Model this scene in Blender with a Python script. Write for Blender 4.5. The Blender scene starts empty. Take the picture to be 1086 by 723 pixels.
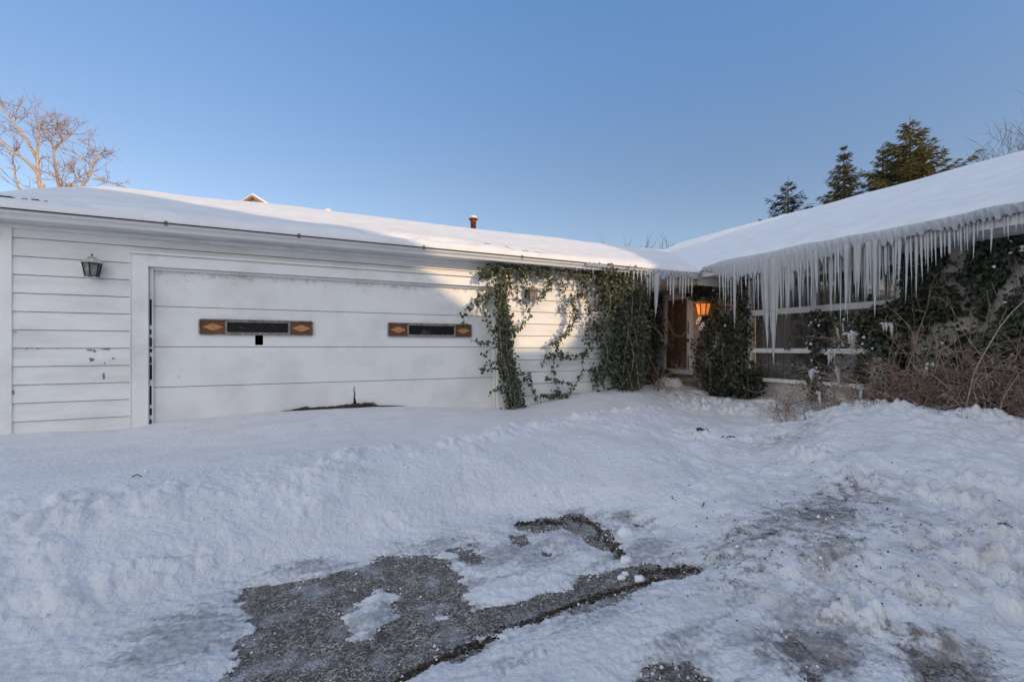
import bpy, math, random
import numpy as np
from mathutils import Vector, Matrix
random.seed(7); RNG = np.random.default_rng(11)
S = bpy.context.scene
COL = S.collection
R = math.radians
LIFT = 1.40                     # eye height above the driveway; everything is laid out relative to eye level, then lifted

# ------------------------------------------------------------------ survey of the place
TH = R(64.2)                                    # camera heading, measured from the garage wall (+X)
FW = Vector((math.cos(TH), math.sin(TH), 0)); RT = Vector((math.sin(TH), -math.cos(TH), 0))
FPX, CX, CY = 497.0, 543.0, 368.0
def ray(px, py): return FW + RT*((px-CX)/FPX) + Vector((0, 0, (CY-py)/FPX))
def on_y(px, py, Y): r = ray(px, py); return r*(Y/r.y)
def on_x(px, py, X): r = ray(px, py); return r*(X/r.x)
def on_z(px, py, Z): r = ray(px, py); return r*(Z/r.z)
def at_d(px, py, D): return ray(px, py)*D
SUN_A, SUN_E = R(67), R(19)
TOSUN = Vector((math.cos(SUN_A)*math.cos(SUN_E), -math.sin(SUN_A)*math.cos(SUN_E), math.sin(SUN_E)))

# ------------------------------------------------------------------ noise
def _h(ix, iy, s):
    n = (ix.astype(np.int64)*374761393 + iy.astype(np.int64)*668265263 + s*2147483647) & 0x7fffffff
    n = ((n ^ (n >> 13))*1274126177) & 0x7fffffff
    return ((n ^ (n >> 16)) & 0xffff)/65535.0
def vnoise(x, y, s=0):
    ix = np.floor(x); iy = np.floor(y); fx = x-ix; fy = y-iy
    fx = fx*fx*fx*(fx*(fx*6-15)+10); fy = fy*fy*fy*(fy*(fy*6-15)+10)
    a = _h(ix, iy, s); b = _h(ix+1, iy, s); c = _h(ix, iy+1, s); d = _h(ix+1, iy+1, s)
    return (a+(b-a)*fx) + ((c+(d-c)*fx)-(a+(b-a)*fx))*fy
def fbm(x, y, o=4, s=0, g=.5):
    t = 0; a = 1; n = 0
    for k in range(o):
        t = t + a*vnoise(x*2**k+17.3*k, y*2**k-9.1*k, s+k); n += a; a *= g
    return t/n
def worley(x, y, s=0):
    ix = np.floor(x); iy = np.floor(y); best = np.full(x.shape, 9.0)
    for dx in (-1, 0, 1):
        for dy in (-1, 0, 1):
            cx = ix+dx; cy = iy+dy
            px = cx+_h(cx, cy, s); py = cy+_h(cx, cy, s+51)
            best = np.minimum(best, (px-x)**2+(py-y)**2)
    return np.sqrt(best+.025)
def sstep(a, b, x): t = np.clip((x-a)/(b-a), 0, 1); return t*t*(3-2*t)

# ------------------------------------------------------------------ materials
def mat(name, col, rough=.7, col2=None, nscale=6, ndetail=4, bump=0, bscale=40, metal=0, stretch=(1, 1, 1), lo=.4, hi=.65, spec=.3, island=None, coord='Object', tr=0, trans=0, ior=1.45, emis=None, estr=0):
    m = bpy.data.materials.new(name); m.use_nodes = True
    nt = m.node_tree; N = nt.nodes; L = nt.links; b = N['Principled BSDF']
    b.inputs['Roughness'].default_value = rough; b.inputs['Metallic'].default_value = metal
    b.inputs['Specular IOR Level'].default_value = spec
    b.inputs['Base Color'].default_value = (*col, 1)
    b.inputs['Transmission Weight'].default_value = trans; b.inputs['IOR'].default_value = ior
    tc = N.new('ShaderNodeTexCoord'); mp = N.new('ShaderNodeMapping'); mp.inputs['Scale'].default_value = stretch
    L.new(tc.outputs[coord], mp.inputs[0])
    out = None
    if col2 is not None:
        n = N.new('ShaderNodeTexNoise'); n.inputs['Scale'].default_value = nscale; n.inputs['Detail'].default_value = ndetail
        n.inputs['Roughness'].default_value = .6
        L.new(mp.outputs[0], n.inputs[0])
        r = N.new('ShaderNodeMapRange'); r.inputs[1].default_value = lo; r.inputs[2].default_value = hi; L.new(n.outputs[0], r.inputs[0])
        mx = N.new('ShaderNodeMix'); mx.data_type = 'RGBA'; mx.inputs[6].default_value = (*col, 1); mx.inputs[7].default_value = (*col2, 1)
        L.new(r.outputs[0], mx.inputs[0]); out = mx.outputs[2]
    if island is not None:
        g = N.new('ShaderNodeNewGeometry'); cr = N.new('ShaderNodeValToRGB'); e = cr.color_ramp
        e.elements[0].color = (*island[0], 1); e.elements[1].color = (*island[-1], 1); e.elements[1].position = 1
        for k, c in enumerate(island[1:-1]):
            q = e.elements.new((k+1)/(len(island)-1)); q.color = (*c, 1)
        L.new(g.outputs['Random Per Island'], cr.inputs[0]); out = cr.outputs[0]
    if out is not None: L.new(out, b.inputs['Base Color'])
    if bump:
        n2 = N.new('ShaderNodeTexNoise'); n2.inputs['Scale'].default_value = bscale; n2.inputs['Detail'].default_value = 5
        L.new(mp.outputs[0], n2.inputs[0])
        bp = N.new('ShaderNodeBump'); bp.inputs['Strength'].default_value = 1; bp.inputs['Distance'].default_value = bump
        L.new(n2.outputs[0], bp.inputs['Height']); L.new(bp.outputs[0], b.inputs['Normal'])
    if emis:
        b.inputs['Emission Color'].default_value = (*emis, 1); b.inputs['Emission Strength'].default_value = estr
    if tr:
        t = N.new('ShaderNodeBsdfTranslucent'); ms = N.new('ShaderNodeMixShader'); ms.inputs[0].default_value = tr
        if out is not None: L.new(out, t.inputs[0])
        else: t.inputs[0].default_value = (*col, 1)
        L.new(b.outputs[0], ms.inputs[1]); L.new(t.outputs[0], ms.inputs[2]); L.new(ms.outputs[0], N['Material Output'].inputs[0])
    return m

def paint(name, col, dirt, amt_lo, amt_hi, grain=(1.2, 1.2, 1.2), peel=None, plo=.70, phi=.74):
    """weathered paint: soft large dirt, fine streaks, flaked specks"""
    m = mat(name, col, .55, dirt, 1.6, 6, bump=.0012, bscale=60, stretch=grain, lo=amt_lo, hi=amt_hi)
    if peel:
        nt = m.node_tree; N = nt.nodes; L = nt.links; b = N['Principled BSDF']
        src = b.inputs['Base Color'].links[0].from_socket
        tc = N.new('ShaderNodeTexCoord')
        def nz(sc, d):
            n = N.new('ShaderNodeTexNoise'); n.inputs['Scale'].default_value = sc; n.inputs['Detail'].default_value = d
            n.inputs['Roughness'].default_value = .65; L.new(tc.outputs['Object'], n.inputs[0]); return n.outputs[0]
        a = nz(.9, 2); c = nz(14, 6)
        mu = N.new('ShaderNodeMath'); mu.operation = 'MULTIPLY_ADD'; mu.inputs[1].default_value = .55
        L.new(a, mu.inputs[0]); 
        m2 = N.new('ShaderNodeMath'); m2.operation = 'MULTIPLY'; m2.inputs[1].default_value = .7; L.new(c, m2.inputs[0]); L.new(m2.outputs[0], mu.inputs[2])
        r = N.new('ShaderNodeMapRange'); r.inputs[1].default_value = plo; r.inputs[2].default_value = phi; L.new(mu.outputs[0], r.inputs[0])
        mx = N.new('ShaderNodeMix'); mx.data_type = 'RGBA'; L.new(src, mx.inputs[6]); mx.inputs[7].default_value = (*peel, 1)
        L.new(r.outputs[0], mx.inputs[0]); L.new(mx.outputs[2], b.inputs['Base Color'])
    return m

M = {}
M['siding'] = paint('siding_paint', (.79, .78, .76), (.62, .61, .585), .45, .75, (.6, .6, 2.5), (.24, .23, .22), .835, .87)
M['door'] = paint('door_paint', (.79, .78, .76), (.64, .63, .61), .45, .75, (1, 1, 1), (.26, .25, .24), .83, .90)
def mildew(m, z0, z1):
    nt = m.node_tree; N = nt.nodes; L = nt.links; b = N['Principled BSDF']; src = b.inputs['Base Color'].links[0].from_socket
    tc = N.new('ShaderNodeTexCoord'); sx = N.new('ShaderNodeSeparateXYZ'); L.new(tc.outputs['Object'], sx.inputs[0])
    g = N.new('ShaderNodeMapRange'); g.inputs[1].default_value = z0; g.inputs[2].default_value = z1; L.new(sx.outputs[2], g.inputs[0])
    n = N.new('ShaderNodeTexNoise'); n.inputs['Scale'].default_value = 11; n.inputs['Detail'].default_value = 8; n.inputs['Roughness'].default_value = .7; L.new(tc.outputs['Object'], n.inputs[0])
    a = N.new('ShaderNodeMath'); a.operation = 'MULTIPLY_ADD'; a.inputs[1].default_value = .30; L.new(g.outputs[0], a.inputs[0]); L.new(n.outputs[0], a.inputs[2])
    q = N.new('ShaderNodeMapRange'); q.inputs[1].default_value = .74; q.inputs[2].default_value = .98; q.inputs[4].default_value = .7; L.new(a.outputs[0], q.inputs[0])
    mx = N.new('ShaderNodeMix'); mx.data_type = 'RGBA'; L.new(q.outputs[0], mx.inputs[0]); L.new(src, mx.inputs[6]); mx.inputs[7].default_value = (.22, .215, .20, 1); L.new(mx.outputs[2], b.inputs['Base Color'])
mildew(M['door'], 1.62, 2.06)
M['trim'] = paint('trim_paint', (.80, .79, .77), (.60, .58, .55), .5, .8, (1, 1, 1), (.30, .29, .27), .86, .89)
M['gutter'] = mat('gutter_metal', (.66, .66, .65), .4, (.50, .49, .47), 3, 5, stretch=(.3, 1, 3), lo=.5, hi=.8, spec=.5)
M['soffit'] = mat('soffit_board', (.66, .66, .66), .7, (.54, .54, .54), 3)
M['gap'] = mat('dark_gap', (.02, .019, .018), .9); M['lap'] = mat('lap_shade', (.10, .098, .094), .9, (.24, .235, .225), 5, lo=.4, hi=.7)
M['hole'] = mat('black_opening', (.004, .004, .004), 1)
M['shingle'] = mat('shingle', (.035, .033, .032), .9, (.06, .056, .052), 20)
M['roofdeck'] = mat('roof_edge_dark', (.06, .055, .05), .9)
M['mahog'] = mat('stained_wood', (.13, .05, .032), .5, (.20, .075, .045), 9, stretch=(1, 1, 8))
M['gold'] = mat('pale_wood_inlay', (.48, .26, .10), .5, (.36, .18, .06), 18)
M['tin'] = mat('weathered_strip', (.30, .27, .24), .6, (.16, .13, .11), 14)
M['glassdark'] = mat('old_glass', (.014, .016, .018), .35, (.09, .09, .08), 7, lo=.6, hi=.8, spec=.12)
M['wood'] = mat('brown_door_wood', (.60, .34, .19), .42, (.42, .22, .11), 5, stretch=(6, 6, .5), lo=.35, hi=.7)
M['white'] = mat('white_frame', (.84, .84, .84), .45, (.70, .70, .69), 5, lo=.5, hi=.75)
M['black'] = mat('black_iron', (.02, .02, .02), .5)
M['lampcap'] = mat('weathered_white_metal', (.66, .62, .60), .6, (.36, .33, .30), 18)
M['lampglass'] = mat('dusty_glass', (.30, .30, .29), .25, (.12, .12, .12), 25)
M['tan'] = mat('tan_metal', (.32, .24, .16), .6, (.2, .14, .09), 16)
M['amber'] = mat('amber_glass_lit', (.6, .22, .07), .5, (.10, .02, .005), 26, emis=(1, .30, .06), estr=.5)
M['rust'] = mat('rusty_pipe', (.28, .075, .035), .7, (.16, .04, .02), 14)
M['brick'] = mat('cream_wall', (.62, .58, .54), .85, (.46, .42, .39), 5, bump=.006, bscale=30)
M['grey'] = mat('grey_board', (.17, .165, .16), .8, (.12, .12, .115), 4)
M['curtain'] = mat('curtain', (.34, .31, .29), .9, (.24, .22, .20), 4, stretch=(1, 9, .4))
M['bark'] = mat('pale_bark', (.34, .25, .18), .8, (.46, .37, .29), 6)
M['twig'] = mat('red_twig', (.27, .17, .13), .8)
M['greybark'] = mat('grey_bark', (.13, .105, .09), .8)
M['cane'] = mat('bramble_cane', (.44, .36, .30), .7, (.22, .16, .125), 8)
M['redcane'] = mat('red_cane', (.30, .18, .125), .7, (.20, .13, .10), 8)
M['deadleaf'] = mat('dead_leaf', (.1, .06, .04), .8, island=[(.10, .078, .066), (.21, .165, .135), (.31, .26, .22), (.15, .105, .082), (.055, .046, .04)], tr=.2)
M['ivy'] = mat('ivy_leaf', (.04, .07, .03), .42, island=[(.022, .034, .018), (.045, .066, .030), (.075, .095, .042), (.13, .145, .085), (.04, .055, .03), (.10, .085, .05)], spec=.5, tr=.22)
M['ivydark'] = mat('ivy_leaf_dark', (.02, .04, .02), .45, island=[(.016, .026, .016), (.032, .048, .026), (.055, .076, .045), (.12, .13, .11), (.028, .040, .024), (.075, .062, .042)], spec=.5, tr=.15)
M['ivystem'] = mat('ivy_stem', (.20, .165, .13), .8, (.32, .28, .23), 20)
M['needle'] = mat('spruce_needles', (.05, .07, .03), .6, island=[(.05, .056, .02), (.11, .10, .032), (.17, .14, .045), (.075, .078, .028)], tr=.2)
M['needle2'] = mat('shaded_spruce_needles', (.03, .045, .035), .6, island=[(.018, .030, .024), (.03, .044, .034), (.042, .055, .042)], tr=.2)  # darker needles: the unlit look of one spruce put into its colour
M['sprucebark'] = mat('spruce_bark', (.14, .09, .06), .9)
M['nwall'] = mat('neighbour_siding', (.55, .55, .54), .7)
M['nroof'] = mat('caster_roof', (.09, .08, .075), .9)
M['ntrim'] = mat('neighbour_rake', (.32, .19, .12), .7)
M['debris'] = mat('wet_leaf_mat', (.035, .028, .022), .8, (.08, .065, .05), 20)
M['lump'] = mat('snow_lump', (.80, .81, .83), .7, bump=.01, bscale=30)
M['steel'] = mat('pale_vent', (.7, .7, .7), .5)
M['wire'] = mat('pale_cord', (.50, .44, .32), .6)
M['lace'] = mat('lace_shade', (.12, .10, .085), .9, (.07, .06, .05), 40)

def ice_mat(name, base, trw, rough):
    m = mat(name, base, rough, bump=.006, bscale=22, stretch=(1, 1, .35), trans=trw, ior=1.31, spec=.5, tr=.22)
    return m
M['ice'] = ice_mat('icicle_ice', (.95, .96, .97), .50, .10)
M['icesheet'] = ice_mat('milky_ice', (.72, .75, .79), .3, .22)

def window_glass():
    m = bpy.data.materials.new('window_glass'); m.use_nodes = True; N = m.node_tree.nodes; L = m.node_tree.links
    N.remove(N['Principled BSDF'])
    t = N.new('ShaderNodeBsdfTransparent'); t.inputs[0].default_value = (.93, .94, .94, 1)
    g = N.new('ShaderNodeBsdfGlossy'); g.inputs['Roughness'].default_value = .02
    lw = N.new('ShaderNodeLayerWeight'); lw.inputs[0].default_value = .5
    pw = N.new('ShaderNodeMath'); pw.operation = 'POWER'; pw.inputs[1].default_value = 2.4; L.new(lw.outputs['Facing'], pw.inputs[0])
    f = N.new('ShaderNodeMapRange'); f.inputs[3].default_value = .17; f.inputs[4].default_value = .9; L.new(pw.outputs[0], f.inputs[0])
    mx = N.new('ShaderNodeMixShader'); L.new(f.outputs[0], mx.inputs[0]); L.new(t.outputs[0], mx.inputs[1]); L.new(g.outputs[0], mx.inputs[2])
    L.new(mx.outputs[0], N['Material Output'].inputs[0]); return m
M['pane'] = window_glass()

def snow_mat(name, ground):
    m = bpy.data.materials.new(name); m.use_nodes = True; nt = m.node_tree; N = nt.nodes; L = nt.links; b = N['Principled BSDF']
    b.inputs['Roughness'].default_value = .62; b.inputs['Specular IOR Level'].default_value = .25
    tc = N.new('ShaderNodeTexCoord')
    def nz(sc, d, st=None):
        n = N.new('ShaderNodeTexNoise'); n.inputs['Scale'].default_value = sc; n.inputs['Detail'].default_value = d
        if st:
            mp = N.new('ShaderNodeMapping'); mp.inputs['Scale'].default_value = st; L.new(tc.outputs['Object'], mp.inputs[0]); L.new(mp.outputs[0], n.inputs[0])
        else: L.new(tc.outputs['Object'], n.inputs[0])
        return n.outputs[0]
    def mix(f, a, c):
        x = N.new('ShaderNodeMix'); x.data_type = 'RGBA'
        if isinstance(f, float): x.inputs[0].default_value = f
        else: L.new(f, x.inputs[0])
        for s, v in ((6, a), (7, c)):
            if isinstance(v, tuple): x.inputs[s].default_value = (*v, 1)
            else: L.new(v, x.inputs[s])
        return x.outputs[2]
    def math(op, a, c):
        x = N.new('ShaderNodeMath'); x.operation = op
        for s, v in ((0, a), (1, c)):
            if isinstance(v, float): x.inputs[s].default_value = v
            else: L.new(v, x.inputs[s])
        return x.outputs[0]
    def rng(v, lo, hi):
        r = N.new('ShaderNodeMapRange'); r.inputs[1].default_value = lo; r.inputs[2].default_value = hi; L.new(v, r.inputs[0]); return r.outputs[0]
    c = mix(rng(nz(2.5, 5), .35, .7), *(((.755, .762, .775), (.67, .675, .685)) if ground else ((.80, .81, .825), (.73, .735, .75)) if ground is False else ((.75, .755, .765), (.67, .675, .685))))
    if ground:
        at = N.new('ShaderNodeAttribute'); at.attribute_name = 'ice'
        ad = N.new('ShaderNodeAttribute'); ad.attribute_name = 'dirt'
        st = math('ADD', math('MULTIPLY', nz(7, 8, (.5, 1.6, 1)), .6), math('MULTIPLY', nz(38, 6), .4))
        fi = math('MULTIPLY', rng(math('ADD', at.outputs['Fac'], math('MULTIPLY', st, 2.8)), 1.78, 2.12), .80)
        c = mix(fi, c, mix(rng(nz(26, 5), .35, .65), (.22, .22, .225), (.50, .51, .525)))
        fd = rng(math('ADD', math('MULTIPLY', ad.outputs['Fac'], .52), math('ADD', math('MULTIPLY', nz(14, 9), .55), math('MULTIPLY', nz(60, 5), .35))), .70, .86)
        c = mix(fd, c, (.10, .085, .075))
        fs = rng(nz(16, 2), .77, .78); c = mix(math('MULTIPLY', fs, math('MULTIPLY', ad.outputs['Fac'], 1.2)), c, (.12, .10, .09))
        gr = rng(math('ADD', math('MULTIPLY', ad.outputs['Fac'], .5), nz(5, 7)), .62, 1.1); c = mix(math('MULTIPLY', gr, .7), c, (.42, .40, .385))
        ro = N.new('ShaderNodeMapRange'); ro.inputs[3].default_value = .62; ro.inputs[4].default_value = .28; L.new(fi, ro.inputs[0]); L.new(ro.outputs[0], b.inputs['Roughness'])
    L.new(c, b.inputs['Base Color'])
    b1 = N.new('ShaderNodeBump'); b1.inputs['Distance'].default_value = .022 if ground else .012; L.new(nz(24 if ground else 10, 9), b1.inputs['Height'])
    b2 = N.new('ShaderNodeBump'); b2.inputs['Distance'].default_value = .0025; L.new(nz(160, 3), b2.inputs['Height']); L.new(b1.outputs[0], b2.inputs['Normal'])
    L.new(b2.outputs[0], b.inputs['Normal']); return m
M['snow'] = snow_mat('ground_snow', True); M['roofsnow'] = snow_mat('roof_snow_material', False); M['crustsnow'] = snow_mat('crusted_roof_snow', None)

def asphalt_mat():
    m = bpy.data.materials.new('asphalt'); m.use_nodes = True; nt = m.node_tree; N = nt.nodes; L = nt.links; b = N['Principled BSDF']
    tc = N.new('ShaderNodeTexCoord'); v = N.new('ShaderNodeTexVoronoi'); v.inputs['Scale'].default_value = 105; L.new(tc.outputs['Object'], v.inputs[0])
    cr = N.new('ShaderNodeValToRGB'); e = cr.color_ramp; e.elements[0].color = (.055, .049, .043, 1); e.elements[1].color = (.46, .41, .36, 1)
    q = e.elements.new(.5); q.color = (.165, .145, .125, 1)
    sp = N.new('ShaderNodeSeparateColor'); L.new(v.outputs['Color'], sp.inputs[0]); L.new(sp.outputs[0], cr.inputs[0])
    n = N.new('ShaderNodeTexNoise'); n.inputs['Scale'].default_value = 5; n.inputs['Detail'].default_value = 8; L.new(tc.outputs['Object'], n.inputs[0])
    r = N.new('ShaderNodeMapRange'); r.inputs[1].default_value = .52; r.inputs[2].default_value = .70; L.new(n.outputs[0], r.inputs[0])
    mx = N.new('ShaderNodeMix'); mx.data_type = 'RGBA'; L.new(r.outputs[0], mx.inputs[0]); L.new(cr.outputs[0], mx.inputs[6]); mx.inputs[7].default_value = (.36, .365, .38, 1)
    n2 = N.new('ShaderNodeTexNoise'); n2.inputs['Scale'].default_value = 70; n2.inputs['Detail'].default_value = 3; L.new(tc.outputs['Object'], n2.inputs[0])
    r2 = N.new('ShaderNodeMapRange'); r2.inputs[1].default_value = .655; r2.inputs[2].default_value = .70; L.new(n2.outputs[0], r2.inputs[0])
    mx2 = N.new('ShaderNodeMix'); mx2.data_type = 'RGBA'; L.new(r2.outputs[0], mx2.inputs[0]); L.new(mx.outputs[2], mx2.inputs[6]); mx2.inputs[7].default_value = (.55, .56, .58, 1)
    n3 = N.new('ShaderNodeTexNoise'); n3.inputs['Scale'].default_value = 16; n3.inputs['Detail'].default_value = 9; n3.inputs['Roughness'].default_value = .7; L.new(tc.outputs['Object'], n3.inputs[0])
    r3 = N.new('ShaderNodeMapRange'); r3.inputs[1].default_value = .36; r3.inputs[2].default_value = .64; r3.inputs[3].default_value = .45; r3.inputs[4].default_value = 1.6; L.new(n3.outputs[0], r3.inputs[0])
    mm = N.new('ShaderNodeMix'); mm.data_type = 'RGBA'; mm.blend_type = 'MULTIPLY'; mm.inputs[0].default_value = 1; L.new(mx2.outputs[2], mm.inputs[6]); L.new(r3.outputs[0], mm.inputs[7])
    L.new(mm.outputs[2], b.inputs['Base Color'])
    r4 = N.new('ShaderNodeMapRange'); r4.inputs[1].default_value = .4; r4.inputs[2].default_value = .6; r4.inputs[3].default_value = .35; r4.inputs[4].default_value = .9; L.new(n3.outputs[0], r4.inputs[0]); L.new(r4.outputs[0], b.inputs['Roughness'])
    bp = N.new('ShaderNodeBump'); bp.inputs['Distance'].default_value = .012; L.new(v.outputs['Distance'], bp.inputs['Height'])
    b2 = N.new('ShaderNodeBump'); b2.inputs['Distance'].default_value = .01; L.new(n2.outputs[0], b2.inputs['Height']); L.new(bp.outputs[0], b2.inputs['Normal'])
    L.new(b2.outputs[0], b.inputs['Normal']); return m
M['asphalt'] = asphalt_mat()

# ------------------------------------------------------------------ mesh building
def tag(o, label=None, cat=None, group=None, kind=None):
    for k, v in (('label', label), ('category', cat), ('group', group), ('kind', kind)):
        if v: o[k] = v
    return o
def origin(o):
    v = Vector((0, 0, 0))
    while o: v += o.location; o = o.parent
    return v
def link(name, me, m, parent=None, smooth=False):
    if m: me.materials.append(m)
    if smooth: me.polygons.foreach_set('use_smooth', [True]*len(me.polygons))
    o = bpy.data.objects.new(name, me); COL.objects.link(o)
    if parent: o.parent = parent
    return o
class MB:
    def __init__(s): s.v = []; s.f = []
    def box(s, x0, x1, y0, y1, z0, z1):
        n = len(s.v)
        s.v += [(x0, y0, z0), (x1, y0, z0), (x1, y1, z0), (x0, y1, z0), (x0, y0, z1), (x1, y0, z1), (x1, y1, z1), (x0, y1, z1)]
        s.f += [tuple(n+i for i in q) for q in ((3, 2, 1, 0), (4, 5, 6, 7), (0, 1, 5, 4), (1, 2, 6, 5), (2, 3, 7, 6), (3, 0, 4, 7))]
        return s
    def prism(s, pts, ext):
        n = len(s.v); k = len(pts); e = Vector(ext)
        s.v += [tuple(p) for p in pts]+[tuple(Vector(p)+e) for p in pts]
        s.f += [tuple(range(n, n+k))[::-1], tuple(range(n+k, n+2*k))]
        s.f += [(n+i, n+(i+1) % k, n+k+(i+1) % k, n+k+i) for i in range(k)]
        return s
    def tube(s, pts, rad, k=6):
        pts = [Vector(p) for p in pts]
        if not hasattr(rad, '__len__'): rad = [rad]*len(pts)
        n0 = len(s.v)
        for i, p in enumerate(pts):
            d = (pts[min(i+1, len(pts)-1)]-pts[max(i-1, 0)])
            if d.length < 1e-9: d = Vector((0, 0, 1))
            d.normalize(); a = d.cross(Vector((.31, .17, .93)) if abs(d.z) < .9 else Vector((1, .1, 0))).normalized(); b = d.cross(a)
            for j in range(k):
                t = 2*math.pi*j/k; s.v.append(tuple(p+(a*math.cos(t)+b*math.sin(t))*rad[i]))
        for i in range(len(pts)-1):
            for j in range(k):
                s.f.append((n0+i*k+j, n0+i*k+(j+1) % k, n0+(i+1)*k+(j+1) % k, n0+(i+1)*k+j))
        s.f.append(tuple(range(n0, n0+k))[::-1]); s.f.append(tuple(range(n0+(len(pts)-1)*k, n0+len(pts)*k)))
        return s
    def lathe(s, c, prof, k=16):
        n0 = len(s.v); m = len(prof)
        for r, z in prof:
            for j in range(k):
                t = 2*math.pi*j/k; s.v.append((c[0]+r*math.cos(t), c[1]+r*math.sin(t), c[2]+z))
        for i in range(m-1):
            for j in range(k): s.f.append((n0+i*k+j, n0+i*k+(j+1) % k, n0+(i+1)*k+(j+1) % k, n0+(i+1)*k+j))
        s.f.append(tuple(range(n0, n0+k))[::-1]); s.f.append(tuple(range(n0+(m-1)*k, n0+m*k)))
        return s
    def build(s, name, m, parent=None, smooth=False):
        off = origin(parent) if parent else Vector((0, 0, 0))
        me = bpy.data.meshes.new(name); me.from_pydata([(a-off.x, b-off.y, c-off.z) for a, b, c in s.v], [], s.f); me.update()
        return link(name, me, m, parent, smooth)
def np_mesh(name, V, F, m, parent=None, smooth=False, attrs=None):
    """V (n,3), F (k,3|4) int"""
    V = np.asarray(V, float).copy(); F = np.asarray(F)
    if parent: V -= np.array(origin(parent))
    me = bpy.data.meshes.new(name); n = F.shape[1]
    me.vertices.add(len(V)); me.vertices.foreach_set('co', V.astype(np.float32).ravel())
    me.loops.add(F.size); me.loops.foreach_set('vertex_index', F.ravel().astype(np.int32))
    me.polygons.add(len(F)); me.polygons.foreach_set('loop_start', np.arange(0, F.size, n, dtype=np.int32)); me.polygons.foreach_set('loop_total', np.full(len(F), n, dtype=np.int32))
    me.update(calc_edges=True); me.validate()
    for k, a in (attrs or {}).items():
        at = me.attributes.new(k, 'FLOAT', 'POINT'); at.data.foreach_set('value', a.astype(np.float32).ravel())
    return link(name, me, m, parent, smooth)
def empty(name, loc, label, cat, group=None):
    o = bpy.data.objects.new(name, None); COL.objects.link(o); o.location = loc; o.empty_display_size = .2
    return tag(o, label, cat, group)
def gridF(nr, nc, wrap=False):
    i, j = np.meshgrid(np.arange(nr-1), np.arange(nc if wrap else nc-1), indexing='ij')
    j2 = (j+1) % nc
    return np.stack([i*nc+j, i*nc+j2, (i+1)*nc+j2, (i+1)*nc+j], -1).reshape(-1, 4)

# ------------------------------------------------------------------ leaves
IVY_T = np.array([(0, 0, 0), (-.52, .10, .10), (-.34, .58, .08), (0, 1.0, -.10), (.34, .58, .08), (.52, .10, .10)])
IVY_F = np.array([(0, 3, 2, 1), (0, 5, 4, 3)])
def leaf_mesh(P, size, nrm, down=(0, 0, -1), tilt=.6, tmpl=IVY_T, tf=IVY_F):
    """leaves at P; plane normal about nrm, tip along down, both jittered"""
    n = len(P); P = np.asarray(P)
    nr = np.tile(np.asarray(nrm, float), (n, 1)) if np.ndim(nrm) == 1 else np.asarray(nrm, float)
    nr = nr+RNG.normal(0, tilt, (n, 3)); nr /= np.linalg.norm(nr, axis=1)[:, None]
    d = np.tile(np.asarray(down, float), (n, 1))+RNG.normal(0, tilt*1.1, (n, 3))
    d -= nr*np.sum(d*nr, 1)[:, None]; d /= np.linalg.norm(d, axis=1)[:, None]+1e-9
    x = np.cross(d, nr)
    sz = size*RNG.uniform(.55, 1.25, n)
    V = (P[:, None, :]+sz[:, None, None]*(tmpl[None, :, 0:1]*x[:, None, :]+tmpl[None, :, 1:2]*d[:, None, :]+tmpl[None, :, 2:3]*nr[:, None, :])).reshape(-1, 3)
    F = (np.arange(n)[:, None, None]*len(tmpl)+tf[None]).reshape(-1, tf.shape[1])
    return V, F
def smooth_line(pts, n):
    pts = [Vector(p) for p in pts]
    out = []
    for i in range(len(pts)-1):
        p0 = pts[max(i-1, 0)]; p1 = pts[i]; p2 = pts[i+1]; p3 = pts[min(i+2, len(pts)-1)]
        for k in range(n):
            t = k/n
            out.append(.5*((2*p1)+(p2-p0)*t+(2*p0-5*p1+4*p2-p3)*t*t+(3*p1-p0-3*p2+p3)*t**3))
    out.append(pts[-1]); return out

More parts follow.
